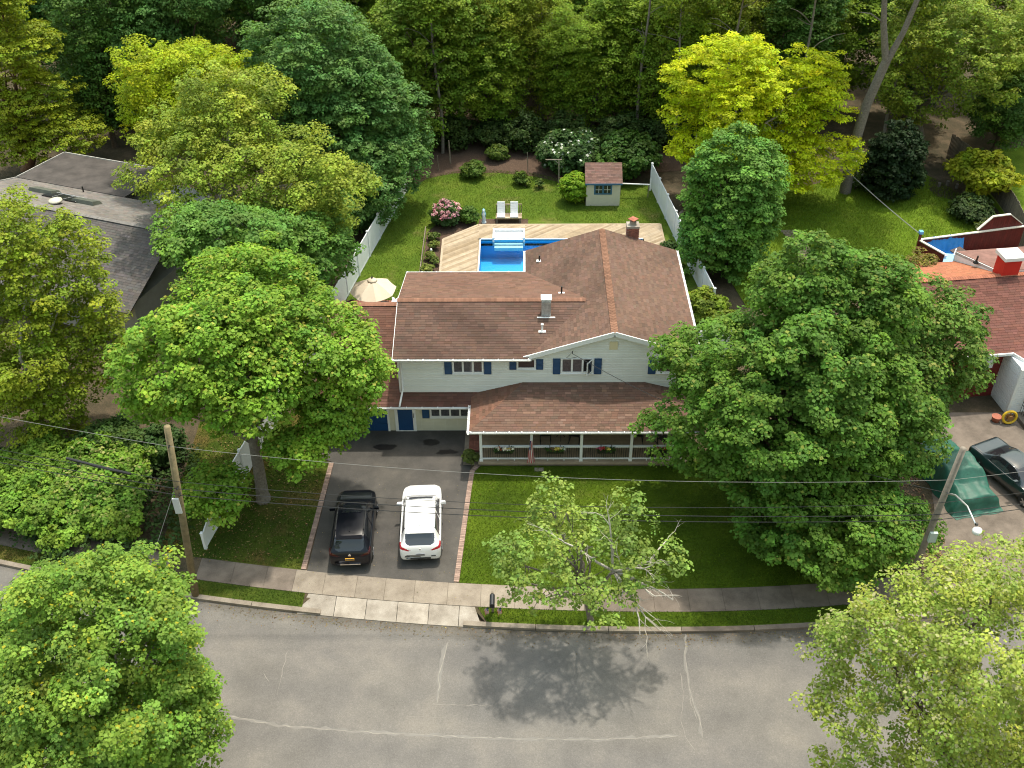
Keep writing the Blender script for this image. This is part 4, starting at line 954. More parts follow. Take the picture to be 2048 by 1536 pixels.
m = MB(); m.lathe([(0.15,0.45),(0.155,0.7),(0.1,0.85),(0.1,1.0),(0.03,1.07)],-2.68,62.6,10); m.build('cloak', simple('statue_blue',(0.20,0.48,0.62),0.5), stt, smooth=True)
# round clipped bush, rhododendron, shrubs
bush('clipped_bush','round clipped bright green bush standing against the shed',(3.62,65.6),1.02,2.15,(0.20,0.33,0.018),per=46,size=0.11,spacing=0.26,rough=0.04,var=0.12)
rh = bush('rhododendron','rhododendron covered in pink blossom at the corner of the pool deck',(-5.25,62.3),0.95,1.75,(0.055,0.11,0.025),per=36,size=0.16,spacing=0.28,rough=0.15)
fP, fW = crown_puffs([(-5.2,62.2,1.0,1.0,0.95,0.9)],0.27,0,0.3,0.12); sel = fP[(fP[:,2] > 0.85) & (rng.random(len(fP)) < 0.7)]
fm = leaf_mesh('blossom', sel, unit(sel-np.array([-5.2,62.3,0.9])), 0.22, 26, 0.085, (0.60,0.27,0.33), 0.8, 0.6, 0.25, (0.70,0.45,0.48), 0.3, off=tuple(rh.location)); o = bpy.data.objects.new('blossom', fm); col.objects.link(o); o.parent = rh
bush('green_shrub','plain green leafy shrub between the rhododendron and statue',(-3.72,62.6),0.72,1.25,(0.075,0.15,0.022),size=0.13,spacing=0.25)
wb = bush('flowering_shrub','sprawling shrub dotted with white flowers behind the shed',(3.6,70.8),2.2,2.6,(0.05,0.105,0.025),size=0.17,spacing=0.42,tip=(0.70,0.74,0.64),tipf=0.025)
bush('dark_shrub','wide dark green shrub right of the shed by the fence end',(7.6,70.4),2.6,2.6,(0.055,0.12,0.018),size=0.17,spacing=0.42)
for k,(x,yy,r_,lb) in enumerate(((-5.95,60.2,0.42,'leafy clump at the top of the planting bed left of deck'),(-5.85,59.0,0.40,'second clump down in the bed left of deck'),(-6.0,57.6,0.38,'third clump with the white lamp beside it in the deck bed'),(-5.7,57.0,0.3,'small clump nearest the deck edge in the bed'),(-6.05,56.1,0.42,'lowest visible clump in the bed above the house roof'))):
    bush('bed_plant',lb,(x,yy),r_,0.6,(0.12,0.16,0.03),per=30,size=0.10,spacing=0.18,cat='plant',group='plants in the deck bed')
for k,(x,yy,r_,lb) in enumerate(((-3.7,69.6,0.9,'loose light green bush at the bare soil edge near the tall post'),(-0.2,68.3,0.55,'small bush on the soil behind the bench'),(-1.9,72.4,0.8,'pale green bush in front of the dark wood'),(1.2,67.7,0.4,'tiny dark bush left of the clothesline post'),(0.2,68.0,0.35,'lone low sprig right behind the bench lawn'),(9.55,57.9,0.65,'round dark bush at the right end of the deck by the fence'),(9.9,55.9,0.5,'low light bush below the round one by the fence'))):
    bush('yard_bush',lb,(x,yy),r_,1.1 if r_ > 0.5 else 0.6,(0.085,0.14,0.02) if k not in (5,) else (0.05,0.10,0.02),per=34,size=0.12,spacing=0.26,group='small bushes round the backyard')
bush('forsythia_shrub','loose yellow-green shrub between house and right side fence',(10.4,50.2),1.5,2.0,(0.16,0.22,0.02),size=0.13,spacing=0.36,flat=1.1,elong=1.6,rough=0.25)
bush('forsythia_shrub','second loose yellow-green shrub hugging the side fence behind the right maple',(11.9,48.8),1.2,1.7,(0.14,0.20,0.02),size=0.13,spacing=0.36,flat=1.1,elong=1.6,rough=0.25)
lm = MB(); lm.tube([(-5.95,57.9,0),(-5.95,57.9,0.5)],0.02,6); lm.lathe([(0.05,0.5),(0.08,0.56),(0.07,0.68),(0.02,0.72)],-5.95,57.9,8); tag(lm.build('garden_lamp', WHITEPLASTIC),'small white garden lamp in the bed left of the deck','lamp')
# patio, umbrella, table and chairs
pt = sheet('patio', [(-10.9,48.0),(-6.4,48.0),(-6.4,52.9),(-10.9,52.9)], 0.02, 'soil')
pb_ = MB(); pb_.box(-0.098,-0.048,-0.03,0.098,0.048,0.03); pbm = pb_.mesh('patio_brick', BRICK)
for i in range(22):
    for j in range(12): share(pbm,'patio_brick',pt,(-10.75+i*0.205+(0.1 if j%2 else 0),51.6+j*0.105,0.02))
um = thing('patio_umbrella','beige eight-sided patio umbrella behind the garage wing','umbrella',(-8.72,50.6,0))
UC = simple('canvas_beige',(0.62,0.52,0.40),0.8,var=0.05,objvar=0.04); uz0, uz1, ur = 2.25, 2.95, 1.36
for k in range(8):
    a0, a1 = 2*math.pi*(k+0.3)/8, 2*math.pi*(k+1.3)/8; vs = []; N = 5
    for i in range(N+1):
        t = 0.12+0.88*i/N; zz = uz1-(uz1-uz0)*t**1.25
        for j in range(N+1):
            a = a0+(a1-a0)*j/N; rr = ur*t*math.cos((a1-a0)/2)/math.cos(a-(a0+a1)/2); vs.append((-8.72+rr*math.cos(a),50.6+rr*math.sin(a),zz-0.05*t*math.sin(math.pi*j/N)))
    m = MB(); m.add(vs,[(i*(N+1)+j,(i+1)*(N+1)+j,(i+1)*(N+1)+j+1,i*(N+1)+j+1) for i in range(N) for j in range(N)]); pnl = m.build('canopy_panel', UC, um, smooth=True)
    m = MB(); m.tube([(-8.72,50.6,uz1-0.12),(-8.72+ur*math.cos(a0),50.6+ur*math.sin(a0),uz0-0.01)],0.012,5); m.build('rib', DARKMETAL, um)
m = MB(); m.lathe([(0.30,2.86),(0.24,2.93),(0.06,3.02)],-8.72,50.6,8); m.build('vent_cap', UC, um, smooth=True); m = MB(); m.tube([(-8.72,50.6,0),(-8.72,50.6,3.1)],0.025,8); m.build('pole', DARKMETAL, um); m = MB(); m.lathe([(0.05,3.02),(0.05,3.1),(0.02,3.14)],-8.72,50.6,8); m.build('finial', DARKMETAL, um)
tb = thing('patio_table','dark round patio table under the beige umbrella','table',(-8.72,50.6,0)); m = MB(); m.lathe([(0.7,0.70),(0.7,0.74)],-8.72,50.6,20); m.build('table_top', DARKMETAL, tb)
for k in range(4):
    a = k*1.57+0.78; m = MB(); m.tube([(-8.72+0.55*math.cos(a),50.6+0.55*math.sin(a),0.02),(-8.72+0.45*math.cos(a),50.6+0.45*math.sin(a),0.70)],0.02,6); m.build('leg', DARKMETAL, tb)
for k,(x,yy,a,lb) in enumerate(((-10.2,51.3,2.2,'dark metal patio chair at the left of the umbrella table'),(-8.4,51.9,1.4,'dark metal patio chair behind the umbrella table'),(-7.55,51.5,0.5,'dark metal patio chair holding a white towel right of the umbrella'))):
    ch_ = thing('patio_chair',lb,'chair',(x,yy,0),'chairs round the patio table',local=True,rz=a-math.pi/2)
    m = MB(); m.box(-0.24,-0.24,0.40,0.24,0.24,0.44); m.build('seat', DARKMETAL, ch_)
    for sx in (-0.22,0.22):
        for sy in (-0.22,0.22): m = MB(); m.tube([(sx,sy,0),(sx,sy,0.40)],0.016,5); m.build('leg', DARKMETAL, ch_)
    m = MB(); m.box(-0.24,0.22,0.84,0.24,0.26,0.92)
    for i in range(6): m.box(-0.22+i*0.088-0.01,0.23,0.44,-0.22+i*0.088+0.01,0.25,0.84)
    m.build('backrest', DARKMETAL, ch_)
tw = MB(); k = 9; tw.add([(-7.9+0.6*i/(k-1),51.7+0.5*j/(k-1),0.62+0.06*math.sin(i*1.3+j)+0.05*rng.normal()) for i in range(k) for j in range(k)],[(i*k+j,(i+1)*k+j,(i+1)*k+j+1,i*k+j+1) for i in range(k-1) for j in range(k-1)]); tag(tw.build('towel', WHITEPLASTIC, smooth=True),'crumpled white towel by the patio umbrella','towel')

# ------------------------------------------------------------------ porch furniture, flower boxes, flag
def rocking_chair(label, x, y, a):
    c_ = thing('rocking_chair', label, 'chair', (x,y,PFZ), 'black rocking chairs on the porch', local=True, rz=a)
    m = MB()
    for i in range(5): m.box(-0.26,-0.24+i*0.1,0.40,0.26,-0.24+i*0.1+0.085,0.43)
    m.build('seat', BLACKWOOD, c_)
    for sx in (-0.26,0.26):
        m = MB(); m.tube([(sx,-0.5,0.09),(sx,-0.2,0.02),(sx,0.15,0.02),(sx,0.55,0.14)],0.022,6); m.build('rocker', BLACKWOOD, c_)
        m = MB(); m.bar((sx,-0.22,0.03),(sx,-0.24,0.62),0.045,0.045); m.build('leg', BLACKWOOD, c_); m = MB(); m.bar((sx,0.22,0.03),(sx,0.38,1.12),0.045,0.045); m.build('leg', BLACKWOOD, c_)
        m = MB(); m.bar((sx,-0.3,0.64),(sx,0.3,0.62),0.07,0.025); m.build('armrest', BLACKWOOD, c_)
    m = MB()
    for i in range(7): x_ = -0.2+i*0.066; m.bar((x_,0.25,0.45),(x_,0.37,1.1),0.03,0.015)
    m.bar((-0.26,0.38,1.1),(0.26,0.38,1.1),0.03,0.09); m.build('backrest', BLACKWOOD, c_)
rocking_chair('black rocking chair on the porch right of the flag post',1.12,39.55,R(0))
rocking_chair('black rocking chair half behind the middle porch post',2.62,39.5,R(-14))
rocking_chair('black rocking chair right of the third porch post',5.75,39.5,R(0))
rocking_chair('black rocking chair turned sideways at the right end of the porch',7.1,39.1,R(38))
tb2 = thing('side_table','small dark table between two rocking chairs on the porch','table',(1.9,39.6,PFZ)); m = MB(); m.lathe([(0.26,PFZ+0.48),(0.26,PFZ+0.52)],1.9,39.6,14); m.build('table_top', BLACKWOOD, tb2)
for k in range(3): a = k*2.09+0.5; m = MB(); m.tube([(1.9,39.6,PFZ+0.48),(1.9+0.24*math.cos(a),39.6+0.24*math.sin(a),PFZ)],0.02,5); m.build('leg', BLACKWOOD, tb2)
pots = simple('black_pot',(0.012,0.012,0.012),0.4)
for k,(x,lb) in enumerate(((6.35,'small black pot behind the railing at the right of the porch'),(6.95,'tall black planter behind the railing under the right flower box'))):
    m = MB(); m.lathe([(0.12,PFZ),(0.17,PFZ+0.4),(0.19,PFZ+0.42),(0.16,PFZ+0.42)],x,38.25,12); tag(m.build('planter_pot', pots, smooth=True),lb,'pot')
def flower_box(x, label, cols, w=0.85):
    f = thing('flower_box', label, 'flower box', (x,PFY-0.08,PFZ+0.7), 'flower boxes hung on the porch railing'); yy = PFY-0.09
    m = MB(); m.box(x-w/2,yy-0.1,PFZ+0.68,x+w/2,yy+0.09,PFZ+0.86); m.build('box', DARKMETAL, f)
    for sx in (-w*0.3,w*0.3): m = MB(); m.bar((x+sx,yy+0.10,PFZ+0.8),(x+sx,yy+0.14,PFZ+1.05),0.03,0.02); m.bar((x+sx,yy+0.14,PFZ+1.0),(x+sx,yy+0.22,PFZ+0.98),0.03,0.02); m.build('bracket', DARKMETAL, f)
    n = 26; P = np.stack([x+(rng.random(n)-0.5)*w*1.1, yy-0.05+(rng.random(n)-0.5)*0.26, PFZ+0.85+0.12*rng.random(n)],1); off = tuple(f.location)
    o = bpy.data.objects.new('leaves', leaf_mesh('leaves',P,np.tile([0,0,1.0],(n,1)),0.1,9,0.06,(0.05,0.10,0.02),off=off)); col.objects.link(o); o.parent = f
    for (t, c_) in cols:
        n = 7; P = np.stack([x+t*w+(rng.random(n)-0.5)*0.2, yy-0.08+(rng.random(n)-0.5)*0.16, PFZ+0.95+0.08*rng.random(n)],1)
        o = bpy.data.objects.new('blossom', leaf_mesh('blossom',P,np.tile([0,0,1.0],(n,1)),0.08,10,0.05,c_,off=off)); col.objects.link(o); o.parent = f
RED, YEL, WHT, PNK, ORG = (0.5,0.05,0.05),(0.65,0.5,0.1),(0.7,0.68,0.6),(0.55,0.12,0.18),(0.55,0.14,0.06)
flower_box(-0.95,'hanging flower box with orange, white and yellow blooms on the left railing bay',[(-0.25,ORG),(0.1,WHT),(0.25,YEL),(-0.4,WHT),(0.42,WHT)])
flower_box(1.55,'hanging flower box with yellow and cream blooms right of the flag',[(0.1,YEL),(0.3,YEL),(0.42,WHT),(-0.2,(0.2,0.12,0.05))])
flower_box(4.05,'hanging flower box with one red and one yellow bloom in the third bay',[(-0.22,RED),(0.15,YEL),(-0.42,PNK)])
flower_box(6.75,'hanging flower box with a red bloom at the right bay near the big maple',[(0.1,RED),(-0.15,PNK),(0.35,(0.06,0.1,0.02))],w=1.1)
def flag_cloth(m, org, cols_, rows, wfun):
    """striped cloth with a star canton as coloured faces"""
    vs = []; fs = []; 
    for i in range(rows+1):
        for j in range(14): vs.append(wfun(i/rows, j/13))
    for i in range(rows):
        for j in range(13):
            c_ = (0.45,0.02,0.03) if j%2 == 0 else (0.75,0.72,0.70)
            if i/rows < 0.4 and j < 7: c_ = (0.55,0.55,0.6) if (i+j)%3 == 0 and i%2 else (0.02,0.03,0.13)
            m.add([vs[i*14+j],vs[i*14+j+1],vs[(i+1)*14+j+1],vs[(i+1)*14+j]],[(0,1,2,3)],c_)
fg = thing('porch_flag','American flag hanging limp from a pole on the second porch post','flag',(0.4,37.6,1.5))
m = MB(); m.tube([(0.40,37.9,1.62),(0.36,37.35,2.12)],0.014,6); m.build('flag_pole', WHITE, fg)
m = MB(); flag_cloth(m,None,None,14,lambda t,s: (0.36+(s-0.45)*(0.10+0.34*t)+0.03*math.sin(s*9+t*2), 37.42+0.16*s+0.05*math.sin(s*16+t*3)*(0.3+t), 2.02-1.42*t-0.10*s)); m.build('cloth','painted',fg)
for k,(x,lb) in enumerate(((-1.52,'small American flag on a stick left of the mailbox'),(-0.98,'small American flag on a stick right of the mailbox'))):
    f = thing('small_flag',lb,'flag',(x,28.45,0)); m = MB(); m.tube([(x,28.45,-0.02),(x+0.02,28.45,0.62)],0.008,5); m.build('stick', WEATHER, f)
    m = MB(); flag_cloth(m,None,None,8,lambda t,s: (x+0.02-0.16*s+0.05*t, 28.43-0.04*math.sin(s*7), 0.6-0.36*t-0.18*s)); m.build('cloth','painted',f)
mbx = thing('mailbox','black rural mailbox on a timber post beside the apron','mailbox',(-1.3,28.6,0))
m = MB(); m.box(-1.36,28.62,-0.05,-1.26,28.72,1.25); m.build('post', WEATHER, mbx); m = MB(); m.box(-1.36,28.1,0.92,-1.26,28.62,1.0); m.build('arm', WEATHER, mbx)
m = MB(); pr_ = [(-0.11,0),(0.11,0),(0.11,0.12)]+[(0.11*math.cos(t),0.12+0.11*math.sin(t)) for t in np.linspace(0.2,2.94,9)]+[(-0.11,0.12)]; m.prism_y([(-1.31+a,1.0+b) for a,b in pr_],28.05,28.62); m.build('box', simple('mailbox_black',(0.02,0.022,0.026),0.35), mbx)
m = MB(); m.box(-1.40,28.04,1.0,-1.22,28.045,1.18); m.build('door', DARKMETAL, mbx)
bush('potted_shrub','small spiky plant at the left foot of the porch by the driveway',(-2.62,38.1),0.34,0.75,(0.10,0.13,0.03),per=26,size=0.09,spacing=0.16,cat='plant',elong=1.8)
m = MB(); m.box(0.55,37.45,-0.01,1.0,37.7,0.035); tag(m.build('stepping_stone','concrete_clean'),'pale square stepping stone in the lawn below the flag','stone')

# ------------------------------------------------------------------ cars
def catmull(P, t):
    P = np.array(P,float); n = len(P)-1; x = min(max(t*n,0),n-1e-6); i = int(x); f = x-i
    p0,p1,p2,p3 = P[max(i-1,0)],P[i],P[i+1],P[min(i+2,n)]
    return 0.5*((2*p1)+(-p0+p2)*f+(2*p0-5*p1+4*p2-p3)*f*f+(-p0+3*p1-3*p2+p3)*f**3)
def car(name, label, loc, rz, st, paint, glassmat, plate_col, tail_col, parts_fn, group=None, rails=False, NU=170, NV=44):
    """st: stations (y, half width, bottom z, belt z, roof half width, top z) from rear to front, local +Y forwards"""
    t = thing(name, label, 'car', loc, group, local=True, rz=rz)
    S = np.array(st,float)
    def section(s):
        y,w,zb,be,wr,zt = s; sh_ = min(be, zt-0.03)
        return [(0,zb),(w*0.80,zb),(w*0.965,zb+0.10),(w,zb+(sh_-zb)*0.5),(w*0.985,sh_-0.06),(w*0.95,sh_),(wr+(w*0.93-wr)*0.92,sh_+min(0.03,(zt-sh_)*0.2)),(wr+(w*0.93-wr)*0.15,sh_+(zt-sh_)*0.86),(wr*0.90,zt-min(0.03,(zt-sh_)*0.12)),(wr*0.5,zt-0.004),(0,zt)]
    G = np.zeros((NU+1,NV+1,3))
    for i in range(NU+1):
        s = catmull(S, i/NU); sec = section(s)
        for j in range(NV+1):
            p = catmull(sec, j/NV); G[i,j] = (max(p[0],0), s[0], p[1])
    groups = {}
    for side in (1,-1):
        for i in range(NU):
            for j in range(NV):
                q = [G[i,j],G[i+1,j],G[i+1,j+1],G[i,j+1]]; c = np.mean(q,0); key = parts_fn(c[0],c[1],c[2],i/NU,j/NV)
                if side == -1: q = q[::-1]
                groups.setdefault((key if key in ('body','windscreen','rear_window','sunroof','bumper','trim') else key+('_r' if side == 1 else '_l')),[]).append([(p[0]*side,p[1],p[2]) for p in q])
    for endi in (0, NU):
        for j in range(NV):
            for side in (1,-1): groups['body'].append([(side*G[endi,j][0],G[endi,j][1],G[endi,j][2]),(side*G[endi,j+1][0],G[endi,j+1][1],G[endi,j+1][2]),(0,G[endi,j+1][1],G[endi,j+1][2]),(0,G[endi,j][1],G[endi,j][2])])
    mats = {'body':paint,'windscreen':glassmat,'rear_window':glassmat,'sunroof':glassmat,'bumper':simple('car_black_plastic',(0.02,0.02,0.02),0.6),'trim':simple('car_black_plastic',(0.02,0.02,0.02),0.6),'side_window':glassmat,'tail_light':tail_col,'headlight':simple('headlight_glass',(0.5,0.5,0.5),0.1),'wheel_arch':simple('car_black_plastic',(0.02,0.02,0.02),0.6)}
    for key, quads in groups.items():
        base = key[:-2] if key[-2:] in ('_l','_r') else key; m = MB(); idx = {}
        for q in quads:
            ids = []
            for p in q:
                k = tuple(round(x,5) for x in p)
                if k not in idx: idx[k] = len(m.v); m.v.append(p)
                ids.append(idx[k])
            ids = [a for n_,a in enumerate(ids) if a != ids[n_-1]]
            if len(ids) > 2: m.f.append(tuple(ids)); m.c.append(None)
        if not m.f: continue
        o = bpy.data.objects.new(base, m.mesh(base, mats[base], (0,0,0), True)); col.objects.link(o); o.parent = t
    L0, L1 = S[0][0], S[-1][0]; W = S[:,1].max()
    for yy in (L0+0.85, L1-0.92):
        for sx in (-1,1):
            m = MB(); x_ = sx*(W-0.11); prof = [(0.20,-0.11),(0.31,-0.11),(0.345,-0.08),(0.345,0.08),(0.31,0.11),(0.20,0.11)]; n = 20; vs = []
            for r_,d in prof: vs += [(x_+d,yy+r_*math.cos(6.2832*k/n),0.345+r_*math.sin(6.2832*k/n)) for k in range(n)]
            m.add(vs,[(i*n+k,i*n+(k+1)%n,(i+1)*n+(k+1)%n,(i+1)*n+k) for i in range(5) for k in range(n)]+[tuple(range(n)),tuple(5*n+k for k in range(n))]); w_ = m.build('wheel', simple('tyre',(0.02,0.02,0.02),0.8), t)
            m = MB(); n = 5
            for k in range(n): a = 6.2832*k/n; m.bar((x_+sx*0.115,yy,0.345),(x_+sx*0.115,yy+0.2*math.cos(a),0.345+0.2*math.sin(a)),0.02,0.06)
            m.build('rim', simple('alloy',(0.5,0.5,0.52),0.3,0.8), w_)
    for sx in (-1,1):
        m = MB(); ym = S[-1][0]-1.62; zb = 1.0; m.add([(sx*(W-0.04),ym-0.06,zb),(sx*(W+0.20),ym-0.1,zb+0.02),(sx*(W+0.20),ym-0.1,zb+0.15),(sx*(W-0.04),ym-0.06,zb+0.12),(sx*(W-0.04),ym+0.06,zb),(sx*(W+0.16),ym+0.03,zb+0.02),(sx*(W+0.16),ym+0.03,zb+0.14),(sx*(W-0.04),ym+0.06,zb+0.12)],[(0,1,2,3),(4,5,6,7),(0,4,5,1),(3,2,6,7),(1,5,6,2)]); m.build('wing_mirror', paint, t)
    return t
PAINTW = simple('paint_white',(0.80,0.80,0.80),0.25,coat=1.0); PAINTB = simple('paint_black',(0.003,0.004,0.008),0.3,coat=0.2,spec=0.3); PAINTG = simple('paint_dark_teal',(0.012,0.022,0.026),0.3,coat=1.0)
CARGLASS = simple('car_glass',(0.015,0.017,0.02),0.05,spec=0.8); CARGLASS2 = simple('car_glass_grey',(0.05,0.055,0.065),0.08,spec=0.8); TAIL = simple('tail_light_red',(0.35,0.01,0.02),0.15); TAILD = simple('tail_light_dark',(0.035,0.003,0.004),0.15)
suv = [(-2.24,0.70,0.42,0.62,0.60,0.66),(-2.20,0.84,0.33,0.80,0.74,0.86),(-2.12,0.90,0.29,0.98,0.76,1.04),(-1.98,0.92,0.27,1.05,0.72,1.20),(-1.70,0.925,0.26,1.06,0.64,1.52),(-1.42,0.93,0.25,1.05,0.645,1.61),(-0.9,0.93,0.24,1.03,0.66,1.65),(-0.3,0.93,0.24,1.01,0.66,1.67),(0.20,0.93,0.24,1.0,0.645,1.63),(0.60,0.93,0.24,0.99,0.64,1.45),(0.98,0.93,0.24,0.985,0.68,1.18),(1.18,0.93,0.24,0.98,0.70,1.06),(1.55,0.91,0.25,0.93,0.70,1.00),(1.85,0.86,0.27,0.86,0.64,0.93),(2.05,0.76,0.30,0.76,0.56,0.84),(2.18,0.62,0.36,0.62,0.46,0.70),(2.24,0.48,0.42,0.55,0.36,0.58)]
def suv_parts(x,y,z,u,v):
    for yy in (-1.39,1.32):
        if v < 0.42 and x > 0.8 and (y-yy)**2+(z-0.345)**2 < 0.40**2: return 'wheel_arch'
    if z < 0.36: return 'bumper'
    if y < -1.72 and 1.09 < z < 1.50 and x < 0.66-0.10*(1.5-z) - (0.28*max(0,1.16-z)/0.07)*0.5: return 'rear_window'
    if y < -1.80 and x > 0.46 and abs(z-(0.87+(x-0.46)*0.36)) < 0.025+0.11*(x-0.46): return 'tail_light'
    if 0.50 < v < 0.80 and -1.62 < y < 0.86 and z > 1.05 and z < 1.66:
        if abs(y+0.42) < 0.045 or y < -1.5 or (y > 0.72 and z > 1.3) or z > 1.56-max(0,y-0.1)*0.62: return 'body'
        if x < 0.66 and z < 1.5 and y > 0.5: return 'body'
        return 'side_window'
    if 0.36 < y < 1.1 and z > 1.085 and x < 0.60+0.12*(y-0.3): return 'windscreen'
    if y > 1.85 and 0.62 < z < 0.78 and x > 0.5: return 'headlight'
    return 'body'
def suv_extras(t, plate_col, badge, white):
    P = lambda name, m, mat: m.build(name, mat, t)
    m = MB(); m.box(-0.2,-2.268,0.62 if white else 0.70,0.2,-2.24,0.74 if white else 0.82); P('number_plate', m, plate_col)
    m = MB(); m.box(-0.17,-2.2725,0.655 if white else 0.735,0.17,-2.269,0.705 if white else 0.785); P('plate_text', m, simple('plate_text',(0.10,0.09,0.09) if white else (0.10,0.06,0.02),0.6,var=0.9,vscale=60))
    m = MB(); m.tube([(0,-2.16,0.93),(0,-2.19,0.93)],0.065 if not white else 0.04,14); P('badge', m, simple('chrome',(0.7,0.7,0.72),0.15,1.0))
    m = MB(); m.box(-0.45,-2.29,0.44,0.45,-2.2,0.49); P('bumper_strip', m, MATS['car_black_plastic'] if white else MATS['chrome'])
    if white:
        for sx in (-1,1): m = MB(); m.box(sx*0.58-0.1,-2.285,0.585,sx*0.58+0.1,-2.15,0.61); P('reflector', m, MATS['car_black_plastic'])
    m = MB(); m.box(-0.56,-1.80,1.545,0.56,-1.56,1.575); P('spoiler', m, PAINTW if white else PAINTB)
    m = MB(); m.tube([(0,-1.35,1.62),(0,-1.42,1.70)],[0.03,0.012],6); P('antenna', m, PAINTW if white else MATS['car_black_plastic'])
    m = MB(); m.bar((-0.3,-1.98,1.17),(0.25,-2.02,1.14),0.02,0.02); P('rear_wiper', m, MATS['car_black_plastic'])
wc = car('parked_suv','white SUV parked on the driveway with red tail lights facing the street',(-4.68,33.55,0.012),R(3.0),suv,PAINTW,CARGLASS2,None,TAIL,suv_parts,'cars parked on the driveway')
suv_extras(wc, simple('plate_grey',(0.25,0.26,0.28),0.4), None, True)
bk = car('parked_suv','black SUV parked at the left of the driveway with a yellow number plate',(-7.74,33.2,0.012),R(2.6),suv,PAINTB,CARGLASS,None,TAILD,suv_parts,'cars parked on the driveway')
suv_extras(bk, simple('plate_yellow',(0.62,0.32,0.03),0.4), None, False)
for sx in (-1,1):
    m = MB(); m.tube([(sx*0.62,-1.3,1.66),(sx*0.64,-0.4,1.70),(sx*0.62,0.3,1.66)],0.02,6); m.build('roof_rail', MATS['car_black_plastic'], bk); m = MB(); m.tube([(sx*0.62,-1.3,1.64),(sx*0.63,-0.4,1.665),(sx*0.62,0.3,1.63)],0.012,6); m.build('window_trim', MATS['chrome'], wc if False else bk)
m = MB(); m.box(-0.42,-0.28,1.668,0.42,0.22,1.688); m.build('sunroof', CARGLASS, bk)
sedan = [(-2.35,0.66,0.42,0.60,0.58,0.64),(-2.28,0.84,0.30,0.84,0.72,0.88),(-2.1,0.89,0.25,0.95,0.74,1.0),(-1.5,0.90,0.23,0.97,0.72,1.04),(-1.15,0.90,0.22,0.96,0.64,1.20),(-0.75,0.90,0.22,0.95,0.58,1.39),(-0.2,0.90,0.22,0.94,0.58,1.43),(0.25,0.90,0.22,0.93,0.58,1.38),(0.75,0.90,0.22,0.92,0.64,1.15),(1.1,0.90,0.22,0.90,0.70,0.96),(1.6,0.89,0.23,0.84,0.70,0.89),(2.05,0.84,0.26,0.72,0.62,0.78),(2.28,0.70,0.34,0.56,0.5,0.60),(2.33,0.6,0.4,0.5,0.44,0.53)]
def sedan_parts(x,y,z,u,v):
    for yy in (-1.5,1.41):
        if v < 0.42 and x > 0.78 and (y-yy)**2+(z-0.345)**2 < 0.38**2: return 'wheel_arch'
    if z < 0.33: return 'bumper'
    if -1.45 < y < -0.82 and z > 1.03 and x < 0.62: return 'rear_window'
    if 0.3 < y < 1.05 and z > 0.98 and x < 0.66: return 'windscreen'
    if 0.5 < v < 0.8 and -1.05 < y < 0.7 and z > 0.99 and z < 1.36:
        return 'body' if abs(y+0.2) < 0.04 else 'side_window'
    if y < -2.1 and 0.7 < z < 0.86 and x > 0.5: return 'tail_light'
    if y > 2.0 and 0.55 < z < 0.72 and x > 0.45: return 'headlight'
    return 'body'
car('parked_sedan','dark teal sedan parked at the far right beside the tarp-covered car',(23.7,36.6,0.01),R(205),sedan,PAINTG,CARGLASS,None,TAILD,sedan_parts)
# tarp-covered car
tc = thing('covered_car','car fully covered by a green tarpaulin in the right neighbour driveway','car',(20.75,36.9,0),local=True,rz=R(12))
TARP = simple('green_tarp',(0.014,0.095,0.065),0.55,var=0.25,vscale=2.5,bumpy=0.4,bscale=7)
def car_h(y):
    return float(np.interp(y,[-2.6,-2.35,-2.2,-1.3,-0.8,0.3,0.95,2.0,2.3,2.6],[0.02,0.15,0.85,0.98,1.42,1.45,1.05,0.9,0.6,0.02]))
m = MB(); A, B = 80, 50; vs = []
for i in range(A+1):
    y = -2.6+5.2*i/A; hc = car_h(y)
    for j in range(B+1):
        s_ = -1+2*j/B; a = abs(s_); x = s_*1.25*(1+0.05*math.sin(y*5+s_)); k = 1-max(0,(a-0.58)/0.42)**2.2 if hc > 0.2 else 1-a
        z = max(0.02, hc*k-0.05*a+0.035*math.sin(y*6+s_*3)*a+0.025*math.sin(s_*14+y*2)*(0.3+a)+0.02*math.sin(y*15+s_*5)*a+0.015*math.sin(s_*27-y*4)*a); vs.append((x,y+0.03*math.sin(s_*8),z))
m.add(vs,[(i*(B+1)+j,i*(B+1)+j+1,(i+1)*(B+1)+j+1,(i+1)*(B+1)+j) for i in range(A) for j in range(B)]); m.build('tarpaulin', TARP, tc, smooth=True)
m = MB(); m.tube([(-1.0,-1.0,0.5),(0,-1.02,1.22),(1.0,-1.0,0.5)],0.012,5); m.tube([(-1.05,1.1,0.45),(0,1.12,1.03),(1.05,1.1,0.45)],0.012,5); m.build('tie_rope', DARKMETAL, tc)

# ------------------------------------------------------------------ utility poles and wires
POLE = simple('pole_wood',(0.21,0.165,0.09),0.9,var=0.3,vscale=5); POLE2 = simple('pole_wood_grey',(0.22,0.19,0.155),0.9,var=0.25,vscale=5)
lp = thing('utility_pole','weathered brown utility pole on the left verge with a grey box','utility pole',(-14.25,29.6,0))
LB, LT = np.array([-14.25,29.6,-0.1]), np.array([-13.45,29.6,9.55])
m = MB(); m.tube([LB,(LB+LT)/2,LT],[0.16,0.145,0.125],12); m.build('pole', POLE, lp, smooth=True)
m = MB(); m.box(-13.98,29.38,5.15,-13.72,29.46,5.95); m.build('meter_box', simple('box_grey',(0.62,0.64,0.64),0.5), lp)
m = MB(); m.tube([(-13.62,29.5,6.55),(-13.62,29.3,6.55)],0.03,6); m.tube([(-13.6,29.5,6.2),(-13.6,29.3,6.2)],0.03,6); m.tube([(-13.5,29.5,8.72),(-13.5,29.32,8.72)],0.03,6); m.build('bracket', DARKMETAL, lp)
rp = thing('utility_pole','grey utility pole at the right carrying the street lamp','utility pole',(16.0,28.95,0))
